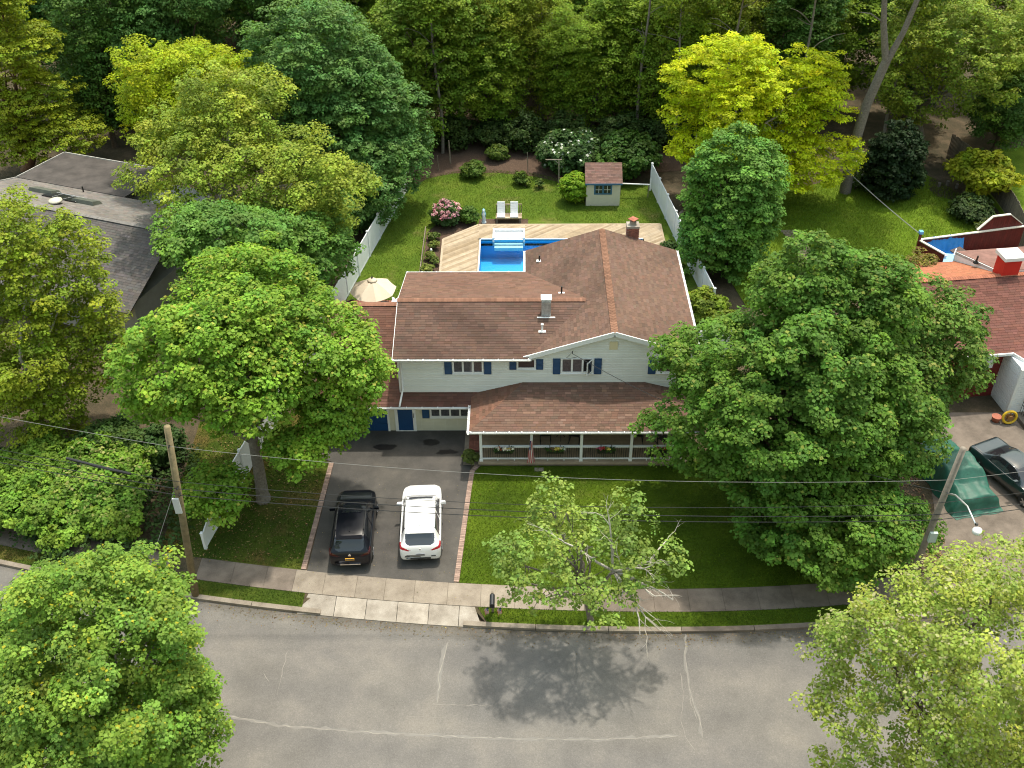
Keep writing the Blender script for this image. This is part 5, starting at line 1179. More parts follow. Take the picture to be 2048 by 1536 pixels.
m = MB(); m.tube([(16.0,28.95,-0.1),(16.2,28.95,4.5),(16.4,28.95,9.0)],[0.145,0.13,0.115],12); m.build('pole', POLE2, rp, smooth=True)
m = MB(); m.box(16.12,28.66,4.25,16.42,28.78,4.75); m.build('meter_box', simple('box_green_grey',(0.42,0.50,0.47),0.5), rp)
m = MB(); m.tube([(16.3,28.95,6.7),(16.35,28.3,7.2),(16.35,27.3,7.6),(16.3,26.3,7.65)],[0.045,0.04,0.035,0.03],8); m.build('lamp_arm', simple('aluminium',(0.7,0.72,0.74),0.3,0.7), rp, smooth=True)
m = MB(); m.lathe([(0.05,7.72),(0.15,7.68),(0.19,7.6),(0.16,7.5),(0.1,7.44)],16.28,26.05,12); m.build('lamp_head', WHITEPLASTIC, rp, smooth=True)
m = MB(); m.box(16.24,26.2,7.7,16.32,26.28,7.8); m.build('photocell', DARKMETAL, rp)
WIRE = simple('wire_black',(0.02,0.02,0.02),0.5); WIREL = simple('wire_grey',(0.22,0.22,0.21),0.5)
def span(p, q, sag, r, n=36):
    p, q = np.array(p,float), np.array(q,float); return [p+(q-p)*t-np.array([0,0,4*sag*t*(1-t)]) for t in np.linspace(0,1,n)]
ATT = ((8.72,7.55,0.75,0.008,WIREL,'top grey wire strung between the two utility poles'),(6.9,6.35,0.75,0.011,WIRE,'second wire from the top between the utility poles'),(6.5,5.7,0.62,0.016,WIRE,'thick cable below the second wire between the poles'),(6.15,5.4,0.62,0.016,WIRE,'lowest cable between the two utility poles'))
for zl, zr, sg, rad_, mt, lb in ATT:
    m = MB(); xl = LB[0]+(LT[0]-LB[0])*(zl+0.1)/9.65; xr = 16.0+0.4*zr/9
    m.tube(span((-46,36.0,zl+3.0),(xl,29.42,zl),0.5,0)+span((xl,29.42,zl),(xr,28.78,zr),sg,0)[1:]+span((xr,28.78,zr),(48,36,zr+0.5),0.7,0)[1:],rad_,5); tag(m.build('power_line', mt),lb,'wire','wires along the street')
m = MB(); m.tube(span((-18.3,30.6,7.05),(-15.6,30.0,6.75),0.02,0,5),0.06,8); tag(m.build('cable_splice', DARKMETAL),'fat black splice case on the cable left of the left pole','cable box')
m = MB(); m.tube([(-13.75,29.55,6.5),(-16.0,27.2,1.2)],0.012,5); tag(m.build('guy_wire', WIREL),'taut guy wire slanting down left from the left pole','wire')
m = MB(); m.tube(span((2.38,40.15,5.22),(16.3,29.1,6.6),0.9,0),0.014,5); tag(m.build('service_wire', WIRE),'service wire running from the house gable towards the right pole','wire')
m = MB(); m.tube(span((20.9,66.2,3.6),(24.9,56.8,2.25),0.15,0),0.03,5); tag(m.build('clothesline', WIREL),'pale double clothesline running from the lawn tree to the red deck post','clothesline')

# ------------------------------------------------------------------ left neighbour: grey-roofed house
E1, E2 = np.array([0.942,-0.335]), np.array([0.335,0.942]); LO = np.array([-29.66,55.84])
def Lp(a, b, z): q = LO+E1*a+E2*b; return (float(q[0]),float(q[1]),z)
lh = thing('grey_house','low house at the left with grey shingle roof and skylights, half hidden by trees','house',(LO[0],LO[1],0))
GR = simple('grey_wall',(0.35,0.34,0.32),0.8,var=0.1)
m = MB(); m.prism([Lp(-5.6,-4.3,0)[:2],Lp(9.6,-4.3,0)[:2],Lp(9.6,9.0,0)[:2],Lp(-5.6,9.0,0)[:2]],-0.03,2.6); m.build('wall', GR, lh)
rF = [Lp(-6.05,-5.2,2.6),Lp(10,-5.2,2.6),Lp(10,0,5.0),Lp(-6.05,0,5.0)]; rB = [Lp(10,4.8,3.6),Lp(-6.05,4.8,3.6),Lp(-6.05,0,5.0),Lp(10,0,5.0)]
rA = [Lp(2.5,9.5,3.3),Lp(-6.05,9.5,3.3),Lp(-6.05,4.85,3.62),Lp(2.5,4.85,3.62)]
m = MB(); m.slab(rF,0.08); m.slab(rB,0.08); m.slab(rA,0.1); lr = m.build('roof', simple('dark_felt',(0.05,0.048,0.046),0.95), lh)
m = MB(); q = [Lp(2.5,9.5,3.305),Lp(-6.05,9.5,3.305),Lp(-6.05,4.85,3.625),Lp(2.5,4.85,3.625)]; m.add(q,[(0,1,2,3)]); m.build('felt_sheet', simple('rolled_felt',(0.065,0.057,0.052),0.9,var=0.45,vscale=0.9), lr)
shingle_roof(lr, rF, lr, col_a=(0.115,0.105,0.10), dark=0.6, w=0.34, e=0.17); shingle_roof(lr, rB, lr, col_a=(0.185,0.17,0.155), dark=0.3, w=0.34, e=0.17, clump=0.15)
ridge_cap(lr, Lp(-6.05,0,5.03), Lp(10,0,5.03), c0=(0.20,0.19,0.18), sa=0.3, sb=0.45)
for a, b in (((-6.1,4.85,3.62),(-6.1,9.5,3.32)),((-6.1,0,5.0),(-6.1,4.8,3.6)),((-6.1,9.55,3.3),(2.5,9.55,3.3))):
    m = MB(); m.bar(Lp(*a),Lp(*b),0.05,0.12); m.build('edge_trim', simple('dull_trim',(0.5,0.48,0.44),0.7,var=0.3), lh)
SKY = simple('skylight_cover',(0.10,0.11,0.09),0.5,var=0.15); SKP = simple('solar_panel',(0.018,0.02,0.022),0.25)
def zB(b): return 5.0-b*1.4/4.8
for (a, b, w_, d_) in ((-2.0,2.93,0.95,0.42),(1.75,2.35,0.85,0.42)):
    m = MB(); m.add([Lp(a-w_,b-d_,zB(b-d_)),Lp(a+w_,b-d_,zB(b-d_)),Lp(a+w_,b+d_,zB(b+d_)),Lp(a-w_,b+d_,zB(b+d_)),Lp(a-w_+0.1,b-d_+0.1,zB(b-d_)+0.24),Lp(a+w_-0.1,b-d_+0.1,zB(b-d_)+0.24),Lp(a+w_-0.1,b+d_-0.1,zB(b+d_)+0.24),Lp(a-w_+0.1,b+d_-0.1,zB(b+d_)+0.24)],[(4,5,6,7),(0,1,5,4),(1,2,6,5),(2,3,7,6),(3,0,4,7)]); m.build('skylight', SKY, lh)
for i in range(3):
    a, b = -0.95+i*0.92, 2.5-0.05*i; m = MB()
    def Q(da, db, dz): return Lp(a+da,b+db,zB(b+db)+dz)
    m.add([Q(-0.42,-0.5,0.1),Q(0.42,-0.5,0.1),Q(0.42,0.5,0.1),Q(-0.42,0.5,0.1),Q(-0.42,-0.5,0.0),Q(0.42,-0.5,0.0),Q(0.42,0.5,0.0),Q(-0.42,0.5,0.0)],[(0,1,2,3),(0,4,5,1),(1,5,6,2),(2,6,7,3),(3,7,4,0)]); pn = m.build('solar_panel', SKP, lh)
    m = MB(); m.bar(Q(-0.42,0.5,0.11),Q(0.42,0.5,0.11),0.05,0.03); m.bar(Q(0.42,-0.5,0.11),Q(0.42,0.5,0.11),0.05,0.03); m.build('panel_frame', simple('aluminium',(0.7,0.72,0.74)), pn)
vx = Lp(0.55,1.13,zB(1.13)); m = MB(); m.lathe([(0.2,vx[2]),(0.2,vx[2]+0.14),(0.42,vx[2]+0.17),(0.40,vx[2]+0.25),(0.1,vx[2]+0.33)],vx[0],vx[1],16); m.build('roof_vent', simple('vent_cream',(0.55,0.52,0.42),0.5), lh, smooth=True)
vx = Lp(-0.3,4.4,zB(4.4)); m = MB(); m.tube([vx,(vx[0],vx[1],vx[2]+0.4)],0.05,8); m.build('vent_pipe', DARKMETAL, lh)

# ------------------------------------------------------------------ right neighbour: red house
rhs = thing('red_house','dark red house with brown shingle roof at the right behind the maple','house',(25,46,0))
REDW = simple('red_siding',(0.16,0.018,0.014),0.7,var=0.15)
u1 = np.array([0.9925,0.1224]); v1 = np.array([-0.1224,0.9925]); RO = np.array([22.48,47.45])
def Rp(a, b, z): q = RO+u1*a+v1*b; return (float(q[0]),float(q[1]),z)
m = MB(); m.prism([Rp(-1.6,-4.25,0)[:2],Rp(12,-4.25,0)[:2],Rp(12,3.0,0)[:2],Rp(-1.6,3.0,0)[:2]],-0.03,3.1); m.add([Rp(-1.6,-4.2,3.1),Rp(-1.6,3.0,3.1),Rp(-1.6,0,4.7)],[(0,1,2)]); rw = m.build('wall', REDW, rhs)
for i in range(14):
    m = MB(); a = Rp(-1.6,-4.26,0); b = Rp(2.1,-4.26,0); z0 = 0.1+i*0.21; m.bar((a[0],a[1]-0.005,z0+0.1),(b[0],b[1]-0.005,z0+0.1),0.02,0.19); m.build('siding_board', REDW, rw)
qF = [Rp(-2.1,-4.75,3.15),Rp(12,-4.75,3.15),Rp(12,0,4.8),Rp(-2.1,0,4.8)]; qB = [Rp(12,3.35,3.72),Rp(-2.1,3.35,3.72),Rp(-2.1,0,4.8),Rp(12,0,4.8)]
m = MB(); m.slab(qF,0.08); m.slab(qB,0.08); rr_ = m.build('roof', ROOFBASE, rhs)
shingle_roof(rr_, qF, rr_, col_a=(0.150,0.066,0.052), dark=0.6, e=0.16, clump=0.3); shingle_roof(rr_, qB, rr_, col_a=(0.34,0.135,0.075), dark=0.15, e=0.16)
ridge_cap(rr_, Rp(-2.1,0,4.83), Rp(12,0,4.83), c0=(0.33,0.13,0.08))
m = MB(); m.bar(Rp(-2.1,-4.8,3.1),Rp(2.15,-4.8,3.1),0.08,0.14); m.build('gutter', WHITE, rhs)
# projecting white-sided entry wing
wp = [Rp(2.1,-5.95,0)[:2],Rp(9,-5.95,0)[:2],Rp(9,-4.27,0)[:2],Rp(2.1,-4.27,0)[:2]]; m = MB(); m.prism(wp,0.0,3.0); ew = m.build('entry_wall', VINYL, rhs)
for i in range(19):
    z0 = 0.15+i*0.15; m = MB(); a = Rp(2.09,-5.95,0); b = Rp(2.09,-4.27,0); m.bar((a[0]-0.006,a[1],z0+0.07),(b[0]-0.006,b[1],z0+0.07),0.022,0.138); m.build('siding_board', VINYL, ew)
    m = MB(); a = Rp(2.1,-5.96,0); b = Rp(9,-5.96,0); m.bar((a[0],a[1]-0.006,z0+0.07),(b[0],b[1]-0.006,z0+0.07),0.022,0.138); m.build('siding_board', VINYL, ew)
m = MB(); a = Rp(2.09,-5.96,0); m.box(a[0]-0.07,a[1]-0.07,0.05,a[0]+0.07,a[1]+0.07,2.98); m.build('corner_board', WHITE, ew)
eF = [Rp(3.0,-4.8,3.17),Rp(9.5,-7.4,2.75),Rp(9.5,-4.7,3.22),Rp(3.2,-4.7,3.2)]
eR = [Rp(2.12,-4.72,3.16),Rp(3.7,-7.6,2.95),Rp(9.5,-7.6,2.95),Rp(9.5,-4.7,3.3)]; m = MB(); m.slab(eR,0.07); er = m.build('entry_roof', ROOFBASE, rhs)
m = MB(); m.slab([(x,y,z+0.02) for x,y,z in eR],0.015); m.build('roof_sheet', simple('entry_shingle',(0.17,0.075,0.062),0.9,var=0.3,vscale=6), er)
m = MB(); m.bar(Rp(2.10,-4.76,3.12),Rp(3.68,-7.64,2.91),0.06,0.16); m.build('rake_board', WHITE, rhs)
m = MB(); a = Rp(3.3,-6.75,0); m.box(a[0]-0.08,a[1]-0.08,0.0,a[0]+0.08,a[1]+0.08,2.9); m.build('porch_post', WHITE, rhs)
m = MB(); m.prism([Rp(2.5,-7.3,0)[:2],Rp(9,-7.3,0)[:2],Rp(9,-5.97,0)[:2],Rp(2.5,-5.97,0)[:2]],-0.02,0.16); m.build('entry_slab','concrete_dirty_shaded', rhs)
rl_ = MB(); a, b = Rp(2.75,-6.7,0), Rp(2.75,-6.05,0)
for zz in (0.55,0.95): rl_.tube([(a[0],a[1],zz),(b[0],b[1],zz+0.15)],0.018,5)
for t in np.linspace(0,1,5): rl_.tube([(a[0]+(b[0]-a[0])*t,a[1]+(b[1]-a[1])*t,0.16),(a[0]+(b[0]-a[0])*t,a[1]+(b[1]-a[1])*t,0.95+0.15*t)],0.012,5)
rl_.build('handrail', DARKMETAL, rhs)
m = MB(); a = Rp(0.9,-4.29,0); b = Rp(1.6,-4.29,0); m.bar((a[0],a[1],2.35),(b[0],b[1],2.35),0.05,0.9); w_ = m.build('window', WHITE, rhs)
# shed dormer at the back, chimney
dz = 4.25; tip = Rp(2.7,3.55,dz); near = Rp(3.5,0.35,4.82); farR = Rp(12,3.6,dz); nearR = Rp(12,0.3,4.84)
m = MB(); m.slab([tip,near,nearR,farR],0.16); dm = m.build('dormer_roof', WHITE, rhs); 
m = MB(); m.slab([(p[0],p[1],p[2]+0.03) for p in ((tip[0]+0.05,tip[1],tip[2]),(near[0]+0.08,near[1],near[2]),nearR,farR)],0.025); m.build('roof_sheet', simple('dormer_felt',(0.20,0.105,0.085),0.9,var=0.3,vscale=2), dm)
m = MB(); m.add([tip,near,(near[0],near[1],near[2]-0.6),(tip[0],tip[1],3.3)],[(0,1,2,3)]); m.build('dormer_cheek', VINYL, rhs)
cb = Rp(3.75,0.35,4.3); m = MB(); m.prism([Rp(3.4,-0.1,0)[:2],Rp(4.35,-0.1,0)[:2],Rp(4.35,0.75,0)[:2],Rp(3.4,0.75,0)[:2]],4.3,5.75); rc = m.build('chimney', simple('bright_red',(0.55,0.02,0.012),0.6,var=0.08), rhs)
m = MB(); m.prism([Rp(3.28,-0.22,0)[:2],Rp(4.5,-0.22,0)[:2],Rp(4.5,0.87,0)[:2],Rp(3.28,0.87,0)[:2]],5.75,5.95); m.build('chimney_cap', WHITE, rc)
vx = Rp(3.0,1.85,4.5); m = MB(); m.tube([vx,(vx[0]+0.03,vx[1],vx[2]+0.45)],[0.06,0.05],8); m.lathe([(0.16,vx[2]),(0.1,vx[2]+0.12)],vx[0],vx[1],8); m.build('vent_pipe', DARKMETAL, rhs)
hr = thing('hose_reel','round yellow hose reel standing by the white entry of the red house','hose reel',(25.1,41.1,0)); YLW = simple('yellow_plastic',(0.65,0.42,0.02),0.4)
m = MB(); n = 24; rim = [(25.1+0.34*math.cos(t),41.1+0.05*math.sin(t),0.42+0.34*math.sin(t)) for t in np.linspace(0,6.2832,n)]; m.tube(rim,0.07,8,cap=False); m.build('rim', YLW, hr, smooth=True)
m = MB(); m.tube([(25.1,40.98,0.42),(25.1,41.22,0.42)],0.14,10); 
for k in range(4): a = k*math.pi/4; m.bar((25.1-0.32*math.cos(a),41.1,0.42-0.32*math.sin(a)),(25.1+0.32*math.cos(a),41.1,0.42+0.32*math.sin(a)),0.04,0.05)
m.build('spokes', simple('brown_plastic',(0.25,0.12,0.03),0.5), hr); m = MB(); m.box(24.95,41.0,0,25.25,41.2,0.08); m.build('foot', DARKMETAL, hr)
m = MB(); m.lathe([(0.18,0.0),(0.24,0.3),(0.26,0.32),(0.22,0.3)],24.55,41.3,12); tag(m.build('flower_pot', MATS['terracotta'] , smooth=True),'terracotta pot near the yellow hose reel','pot')
# red screened deck with blue tarpaulin
dk = thing('red_deck','raised deck with dark red board screen walls and white caps behind the red house','deck',(28,56.5,0)); RED2 = simple('red_boards',(0.13,0.012,0.010),0.6,var=0.2,vscale=3,objvar=0.12); CAPW = simple('cream_cap',(0.80,0.74,0.62),0.6)
def board_wall(p, q, z0, zt0, zt1, n):
    p, q = np.array(p,float), np.array(q,float); d = q-p; L = np.linalg.norm(d); u = d/L; nn = np.array([-u[1],u[0]])*0.02
    for i in range(n):
        a, b = p+d*i/n+u*0.006, p+d*(i+1)/n-u*0.006; za, zb2 = zt0+(zt1-zt0)*i/n, zt0+(zt1-zt0)*(i+1)/n
        m = MB(); m.add([(*(a-nn),z0),(*(b-nn),z0),(*(b+nn),z0),(*(a+nn),z0),(*(a-nn),za),(*(b-nn),zb2),(*(b+nn),zb2),(*(a+nn),za)],[(0,3,2,1),(4,5,6,7),(0,1,5,4),(1,2,6,5),(2,3,7,6),(3,0,4,7)]); m.build('board', RED2, dk)
    m = MB(); m.bar((*p,zt0+0.03),(*q,zt1+0.03),0.16,0.06); m.build('cap_rail', CAPW, dk)
board_wall((24.9,56.9),(32.2,58.6),0.1,1.8,1.8,40); board_wall((25.95,55.1),(24.9,56.9),0.1,1.8,1.8,10)
board_wall((28.9,57.95),(29.75,58.15),1.86,1.9,2.75,5); board_wall((29.75,58.15),(30.95,58.43),1.86,2.75,2.75,7); board_wall((30.95,58.43),(32.0,58.67),1.86,2.75,1.95,6)
m = MB(); m.prism([(25.2,56.6),(32.2,58.3),(32.6,54.5),(26.0,53.5)],0.4,0.48); m.build('deck_floor', WEATHER, dk)
m = MB(); m.bar((24.95,56.85,0),(24.9,56.85,2.3),0.14,0.14); m.build('corner_post', RED2, dk)
BT = simple('blue_tarp',(0.035,0.26,0.62),0.4,var=0.18,vscale=2.0,bumpy=0.3,bscale=6)
m = MB(); A = 30; vs = []
for i in range(A+1):
    for j in range(A+1):
        s_, t_ = i/A, j/A; x = 25.3+2.75*s_-0.0*t_+0.35*(1-t_); yy = 54.2+2.85*t_+0.6*s_
        z = 0.62+0.06*math.sin(s_*13+t_*5)+0.06*math.sin(t_*17-s_*6)+0.05*rng.normal()
        if t_ > 0.86: z += (t_-0.86)/0.14*1.15
        z += 0.35*math.exp(-((s_-0.35)**2+(t_-0.45)**2)/0.03)+0.3*math.exp(-((s_-0.75)**2+(t_-0.6)**2)/0.02)
        vs.append((x,yy,z))
m.add(vs,[(i*(A+1)+j,(i+1)*(A+1)+j,(i+1)*(A+1)+j+1,i*(A+1)+j+1) for i in range(A) for j in range(A)]); tag(m.build('blue_tarpaulin', BT, smooth=True),'crumpled bright blue tarpaulin spread inside the red deck','tarpaulin')
m = MB(); m.lathe([(0.75,1.16),(0.78,1.2),(0.7,1.22)],26.6,55.5,20); m.tube([(26.6,55.5,0.48),(26.6,55.5,1.18)],0.06,6); tag(m.build('round_table', simple('pale_blue_cloth',(0.25,0.48,0.72),0.6)),'round table with pale blue top among the tarpaulin','table')
for k,(x,yy,lb) in enumerate(((26.3,55.75,'left white mug on the pale blue round table'),(26.95,55.55,'right white mug on the pale blue round table'))):
    m = MB(); m.lathe([(0.10,1.22),(0.12,1.4),(0.1,1.42)],x,yy,10); tag(m.build('mug', WHITEPLASTIC),lb,'mug')
fr = thing('tarp_frame','dark panel with a white edge lying on the blue tarpaulin','panel',(27.4,56.4,1.15)); m = MB(); m.bar((27.05,56.3,1.2),(27.75,56.6,1.3),0.7,0.05); m.build('panel', simple('dark_panel',(0.05,0.03,0.025),0.6), fr); m = MB(); m.bar((26.95,56.0,1.22),(27.35,56.75,1.26),0.06,0.06); m.build('edge', WHITE, fr)
m = MB(); m.lathe([(0.22,1.2),(0.3,1.5),(0.2,1.75)],24.9,56.85,10) if False else m.box(24.78,56.72,2.3,25.02,56.98,2.48); tag(m.build('pulley_box', simple('blue_plastic',(0.15,0.42,0.75),0.4)),'small blue box on top of the red deck corner post','box')
for k,(x,yy,r_,lb) in enumerate(((23.9,54.6,0.35,'left white rubbish bag beside the blue tarpaulin'),(24.6,54.5,0.3,'right white rubbish bag beside the blue tarpaulin'))):
    m = MB(); m.lathe([(r_*0.6,0.0),(r_,r_*0.5),(r_*0.8,r_*1.1),(r_*0.2,r_*1.5)],x,yy,12); tag(m.build('rubbish_bag', WHITEPLASTIC, smooth=True),lb,'bag')
# neighbour yard bits
for k,(x,yy) in enumerate(((30.0,67.6),(30.7,67.9),(31.2,67.4))):
    m = MB(); m.tube([(x,yy,0),(x,yy,0.35)],0.11,10); tag(m.build('tree_stump', 'bark_grey'),('leftmost','middle','rightmost')[k]+' of three short log stumps by the soil patch','stump','log stumps on the neighbour lawn')
sheet('soil_patch', [(29.4,66.2),(30.6,65.6),(31.5,66.6),(31.0,68.4),(29.8,69.0),(29.2,67.4)], 0.012, 'soil')
pth = struct(bpy.data.objects.new('plank_path', None)); col.objects.link(pth)
for i in range(16):
    m = MB(); yy = 56.6+i*0.3; xx = 17.9+0.35*math.sin(i*0.2); m.box(xx-0.55,yy,0.0,xx+0.55,yy+0.26,0.05); m.build('path_plank', WEATHER, pth)
m = MB(); m.bar((10.6,63.2,0.1),(11.9,64.9,0.25),0.2,0.08); tag(m.build('timber_plank', WEATHER),'grey timber plank lying on the brush pile behind the right fence','plank')
P, W = crown_puffs([(12.1,63.9,0.2,1.1,0.8,0.5)],0.3,0.4,0.5); br = bpy.data.objects.new('brush_pile', leaf_mesh('brush_pile',P,W,0.3,20,0.14,(0.16,0.10,0.06),elong=2.5)); col.objects.link(br); tag(br,'heap of dry brown brush behind the right side fence','brush pile')

# ------------------------------------------------------------------ trees
MAPLE, OLIVE, YELLOW, PALE = (0.175,0.31,0.030), (0.235,0.31,0.035), (0.42,0.50,0.008), (0.27,0.35,0.06)
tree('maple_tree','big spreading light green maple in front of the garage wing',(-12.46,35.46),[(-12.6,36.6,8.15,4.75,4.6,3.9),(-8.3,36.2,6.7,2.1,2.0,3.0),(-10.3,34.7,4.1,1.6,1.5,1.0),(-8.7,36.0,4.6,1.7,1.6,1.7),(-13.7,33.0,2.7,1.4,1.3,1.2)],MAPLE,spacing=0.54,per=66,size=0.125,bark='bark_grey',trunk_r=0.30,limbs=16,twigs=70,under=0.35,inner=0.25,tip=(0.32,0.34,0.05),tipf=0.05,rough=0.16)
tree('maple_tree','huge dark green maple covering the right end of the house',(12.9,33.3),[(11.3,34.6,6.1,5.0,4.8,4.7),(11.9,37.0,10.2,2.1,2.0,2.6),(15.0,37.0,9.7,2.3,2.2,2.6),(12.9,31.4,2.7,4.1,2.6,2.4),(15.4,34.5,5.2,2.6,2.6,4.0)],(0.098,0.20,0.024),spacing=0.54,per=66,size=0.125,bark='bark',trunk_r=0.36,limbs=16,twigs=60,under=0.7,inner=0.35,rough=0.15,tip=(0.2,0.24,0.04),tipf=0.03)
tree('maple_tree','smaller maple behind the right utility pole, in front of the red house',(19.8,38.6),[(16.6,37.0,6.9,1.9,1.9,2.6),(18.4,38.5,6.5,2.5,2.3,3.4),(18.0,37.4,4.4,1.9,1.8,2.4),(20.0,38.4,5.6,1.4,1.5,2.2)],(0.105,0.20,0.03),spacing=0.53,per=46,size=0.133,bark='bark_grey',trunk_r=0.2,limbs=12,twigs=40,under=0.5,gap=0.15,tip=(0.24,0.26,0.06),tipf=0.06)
vt = tree('street_tree','thin half-dead street tree with bare white branches on the verge',(2.84,28.24),[(2.2,27.2,4.9,3.1,1.9,1.3),(1.13,28.4,6.0,1.0,0.9,1.5),(3.9,28.3,6.4,0.8,0.8,1.3),(5.6,27.0,5.0,0.7,0.6,0.8),(3.1,25.6,4.1,1.3,1.1,0.5),(0.3,26.5,5.1,1.1,1.0,1.7)],(0.19,0.28,0.055),spacing=0.37,per=17,size=0.105,bark='bark_grey',trunk_r=0.13,limbs=14,twigs=50,inner=0.05,under=0.4,gap=0.50,rad=0.7,rough=0.2)
m = MB()
def dead(p, q, r, depth):
    pts, rr = limb(m, p, q, r, r*0.35, 0.22, 5, 5); d = np.array(q)-np.array(p); L = np.linalg.norm(d)
    if depth == 0: return
    for k in range(3 if depth > 1 else 4):
        j = rng.integers(1,6); dd = unit(d/L+rng.normal(size=3)*np.array([0.75,0.5,0.5])); dead(pts[j], pts[j]+dd*L*(0.3+0.25*rng.random()), rr[j]*0.65, depth-1)
for q in ((5.2,25.2,3.1),(5.7,26.0,3.9),(4.4,25.0,3.1),(5.6,28.0,5.1),(4.7,26.0,5.8),(1.4,27.0,6.2),(3.2,27.6,6.9),(4.9,25.6,4.6)): dead((3.5,27.2,4.2), q, 0.062, 2)
limb(m,(2.95,28.2,1.9),(3.5,27.2,4.2),0.08,0.06,0.1)
m.build('dead_branches','bark_pale',vt,smooth=True)
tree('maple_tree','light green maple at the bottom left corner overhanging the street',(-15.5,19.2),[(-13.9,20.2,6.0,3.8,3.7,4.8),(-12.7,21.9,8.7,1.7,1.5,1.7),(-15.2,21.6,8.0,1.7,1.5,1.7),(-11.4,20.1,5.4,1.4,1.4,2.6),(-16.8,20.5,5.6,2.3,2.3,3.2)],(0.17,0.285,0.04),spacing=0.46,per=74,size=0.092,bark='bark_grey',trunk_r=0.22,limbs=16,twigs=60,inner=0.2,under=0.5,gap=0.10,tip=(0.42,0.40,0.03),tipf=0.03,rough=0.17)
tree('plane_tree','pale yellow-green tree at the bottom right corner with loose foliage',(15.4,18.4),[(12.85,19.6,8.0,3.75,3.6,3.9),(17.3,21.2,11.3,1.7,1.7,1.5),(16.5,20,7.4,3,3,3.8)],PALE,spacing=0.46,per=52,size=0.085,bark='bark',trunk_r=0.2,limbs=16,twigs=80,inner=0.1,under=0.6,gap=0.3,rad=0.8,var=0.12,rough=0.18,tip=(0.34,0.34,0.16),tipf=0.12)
tree('oak_tree','yellow-green tree at the left edge in front of the grey-roofed house',(-24,41),[(-23.4,42,9.4,3.3,3.1,3.2),(-24.4,40,4.2,3.4,3.2,3.8),(-21.2,41.5,5.5,1.8,1.8,3.0)],(0.215,0.285,0.020),spacing=0.51,per=51,size=0.105,bark='bark_pale',trunk_r=0.25,limbs=14,twigs=60,flat=0.5,inner=0.25,gap=0.1,rough=0.2)
tree('locust_tree','wide olive-green tree spreading over the grey roof',(-17,53.5),[(-18.2,54.6,8.9,4.6,4.4,3.1),(-12.3,53,7.7,3.8,3.6,3.1),(-16.3,55.5,11,3.2,3,2.2)],OLIVE,spacing=0.58,per=51,size=0.119,bark='bark_pale',trunk_r=0.3,limbs=18,twigs=80,flat=0.7,inner=0.25,gap=0.12,rough=0.22,under=0.3)
tree('elm_tree','bright yellow-green tree top behind the olive tree',(-21.7,63.5),[(-21.7,63,9.4,4.5,4.2,3.3)],(0.29,0.37,0.008),spacing=0.54,per=47,size=0.112,bark='bark',rough=0.2)
tree('maple_tree','tall blue-green maple leaning over the left side of the backyard',(-12.2,65),[(-12.9,65,9,4.8,4.5,5.0),(-10.5,64.5,5.6,4.2,4.0,5.2),(-10.6,61.5,2.3,2.8,2.5,2.6)],(0.105,0.215,0.05),spacing=0.58,per=53,size=0.133,bark='bark',trunk_r=0.3,under=0.7,rough=0.16,key='maple')
tree('maple_tree','green maple tucked between the big front maple and the backyard fence',(-14.5,47.5),[(-16.3,46.8,7.7,3.7,2.8,2.0),(-12.1,49.6,5.0,2.4,2.3,2.1),(-14,48.5,6.2,2.6,2.4,2.2),(-12.4,54.6,4.0,2.1,2.2,2.4)],(0.12,0.24,0.04),spacing=0.54,per=51,size=0.133,bark='bark',trunk_r=0.22,rough=0.2)
tree('fir_tree','layered golden-green conifer at the top left corner',(-37.5,71),[(-35.4,70,3.2,4.2,4.0,2.0),(-35.6,70,6.5,3.7,3.5,2.0),(-35.6,70,9.8,3.2,3.0,2.0),(-35.6,70,13,2.6,2.4,2.2),(-35.6,70,16.5,1.8,1.8,2.4)],(0.24,0.30,0.018),spacing=0.61,per=51,size=0.126,bark='bark_red',trunk_r=0.35,flat=0.3,rough=0.15,under=0.25)
tree('ash_tree','dark green tree between the golden conifer and the yellow tree top',(-32,75),[(-32,75,6.9,2.8,2.8,6.8),(-29.5,76,9,2.4,2.4,5)],(0.085,0.175,0.03),spacing=0.65,per=47,size=0.140,under=0.8,key='column')
tree('honey_locust','brilliant yellow locust tree in the neighbouring backyard',(16.5,66.2),[(14.0,66,7.9,4.3,4.0,4.2),(19.4,66.4,7.3,2.9,2.6,3.3),(17.2,66.2,6.2,2.6,2.4,3.0),(18.0,64.7,3.4,4.2,3.2,1.7),(12.6,65.4,5.0,2.6,2.5,2.2)],YELLOW,spacing=0.58,per=58,size=0.105,bark='bark_pale',trunk_r=0.28,flat=0.35,limbs=16,twigs=70,under=0.35,inner=0.25,rough=0.24,elong=1.5,gap=0.1)
tree('maple_tree','full green maple right of the side fence in the neighbouring yard',(13.0,56.2),[(12.9,56,5.0,3.2,3.0,4.4),(12.2,55.6,3.2,2.8,2.6,2.6)],(0.125,0.26,0.04),spacing=0.51,per=55,size=0.133,bark='bark',trunk_r=0.2,under=0.8,rough=0.14)
tl_ = thing('tall_tree','very tall tree with bare forked grey trunk behind the neighbouring lawn','tree',(23.1,66.9,0))
m = MB(); m.tube([(23.1,66.9,-0.1),(23.0,66.9,3),(23.3,66.9,6.5),(24.0,66.9,9.6)],[0.42,0.36,0.33,0.30],10,cap=False); m.tube([(24.0,66.9,9.4),(23.3,66.9,12),(22.6,66.9,16)],[0.24,0.2,0.12],8,cap=False); m.tube([(24.0,66.9,9.4),(24.7,66.9,11.5),(25.6,66.9,16)],[0.24,0.2,0.14],8,cap=False); m.tube([(23.4,66.9,12),(22.2,66.5,12.8),(21.3,66.2,13)],[0.06,0.04,0.02],5); m.build('trunk','bark_grey',tl_,smooth=True)
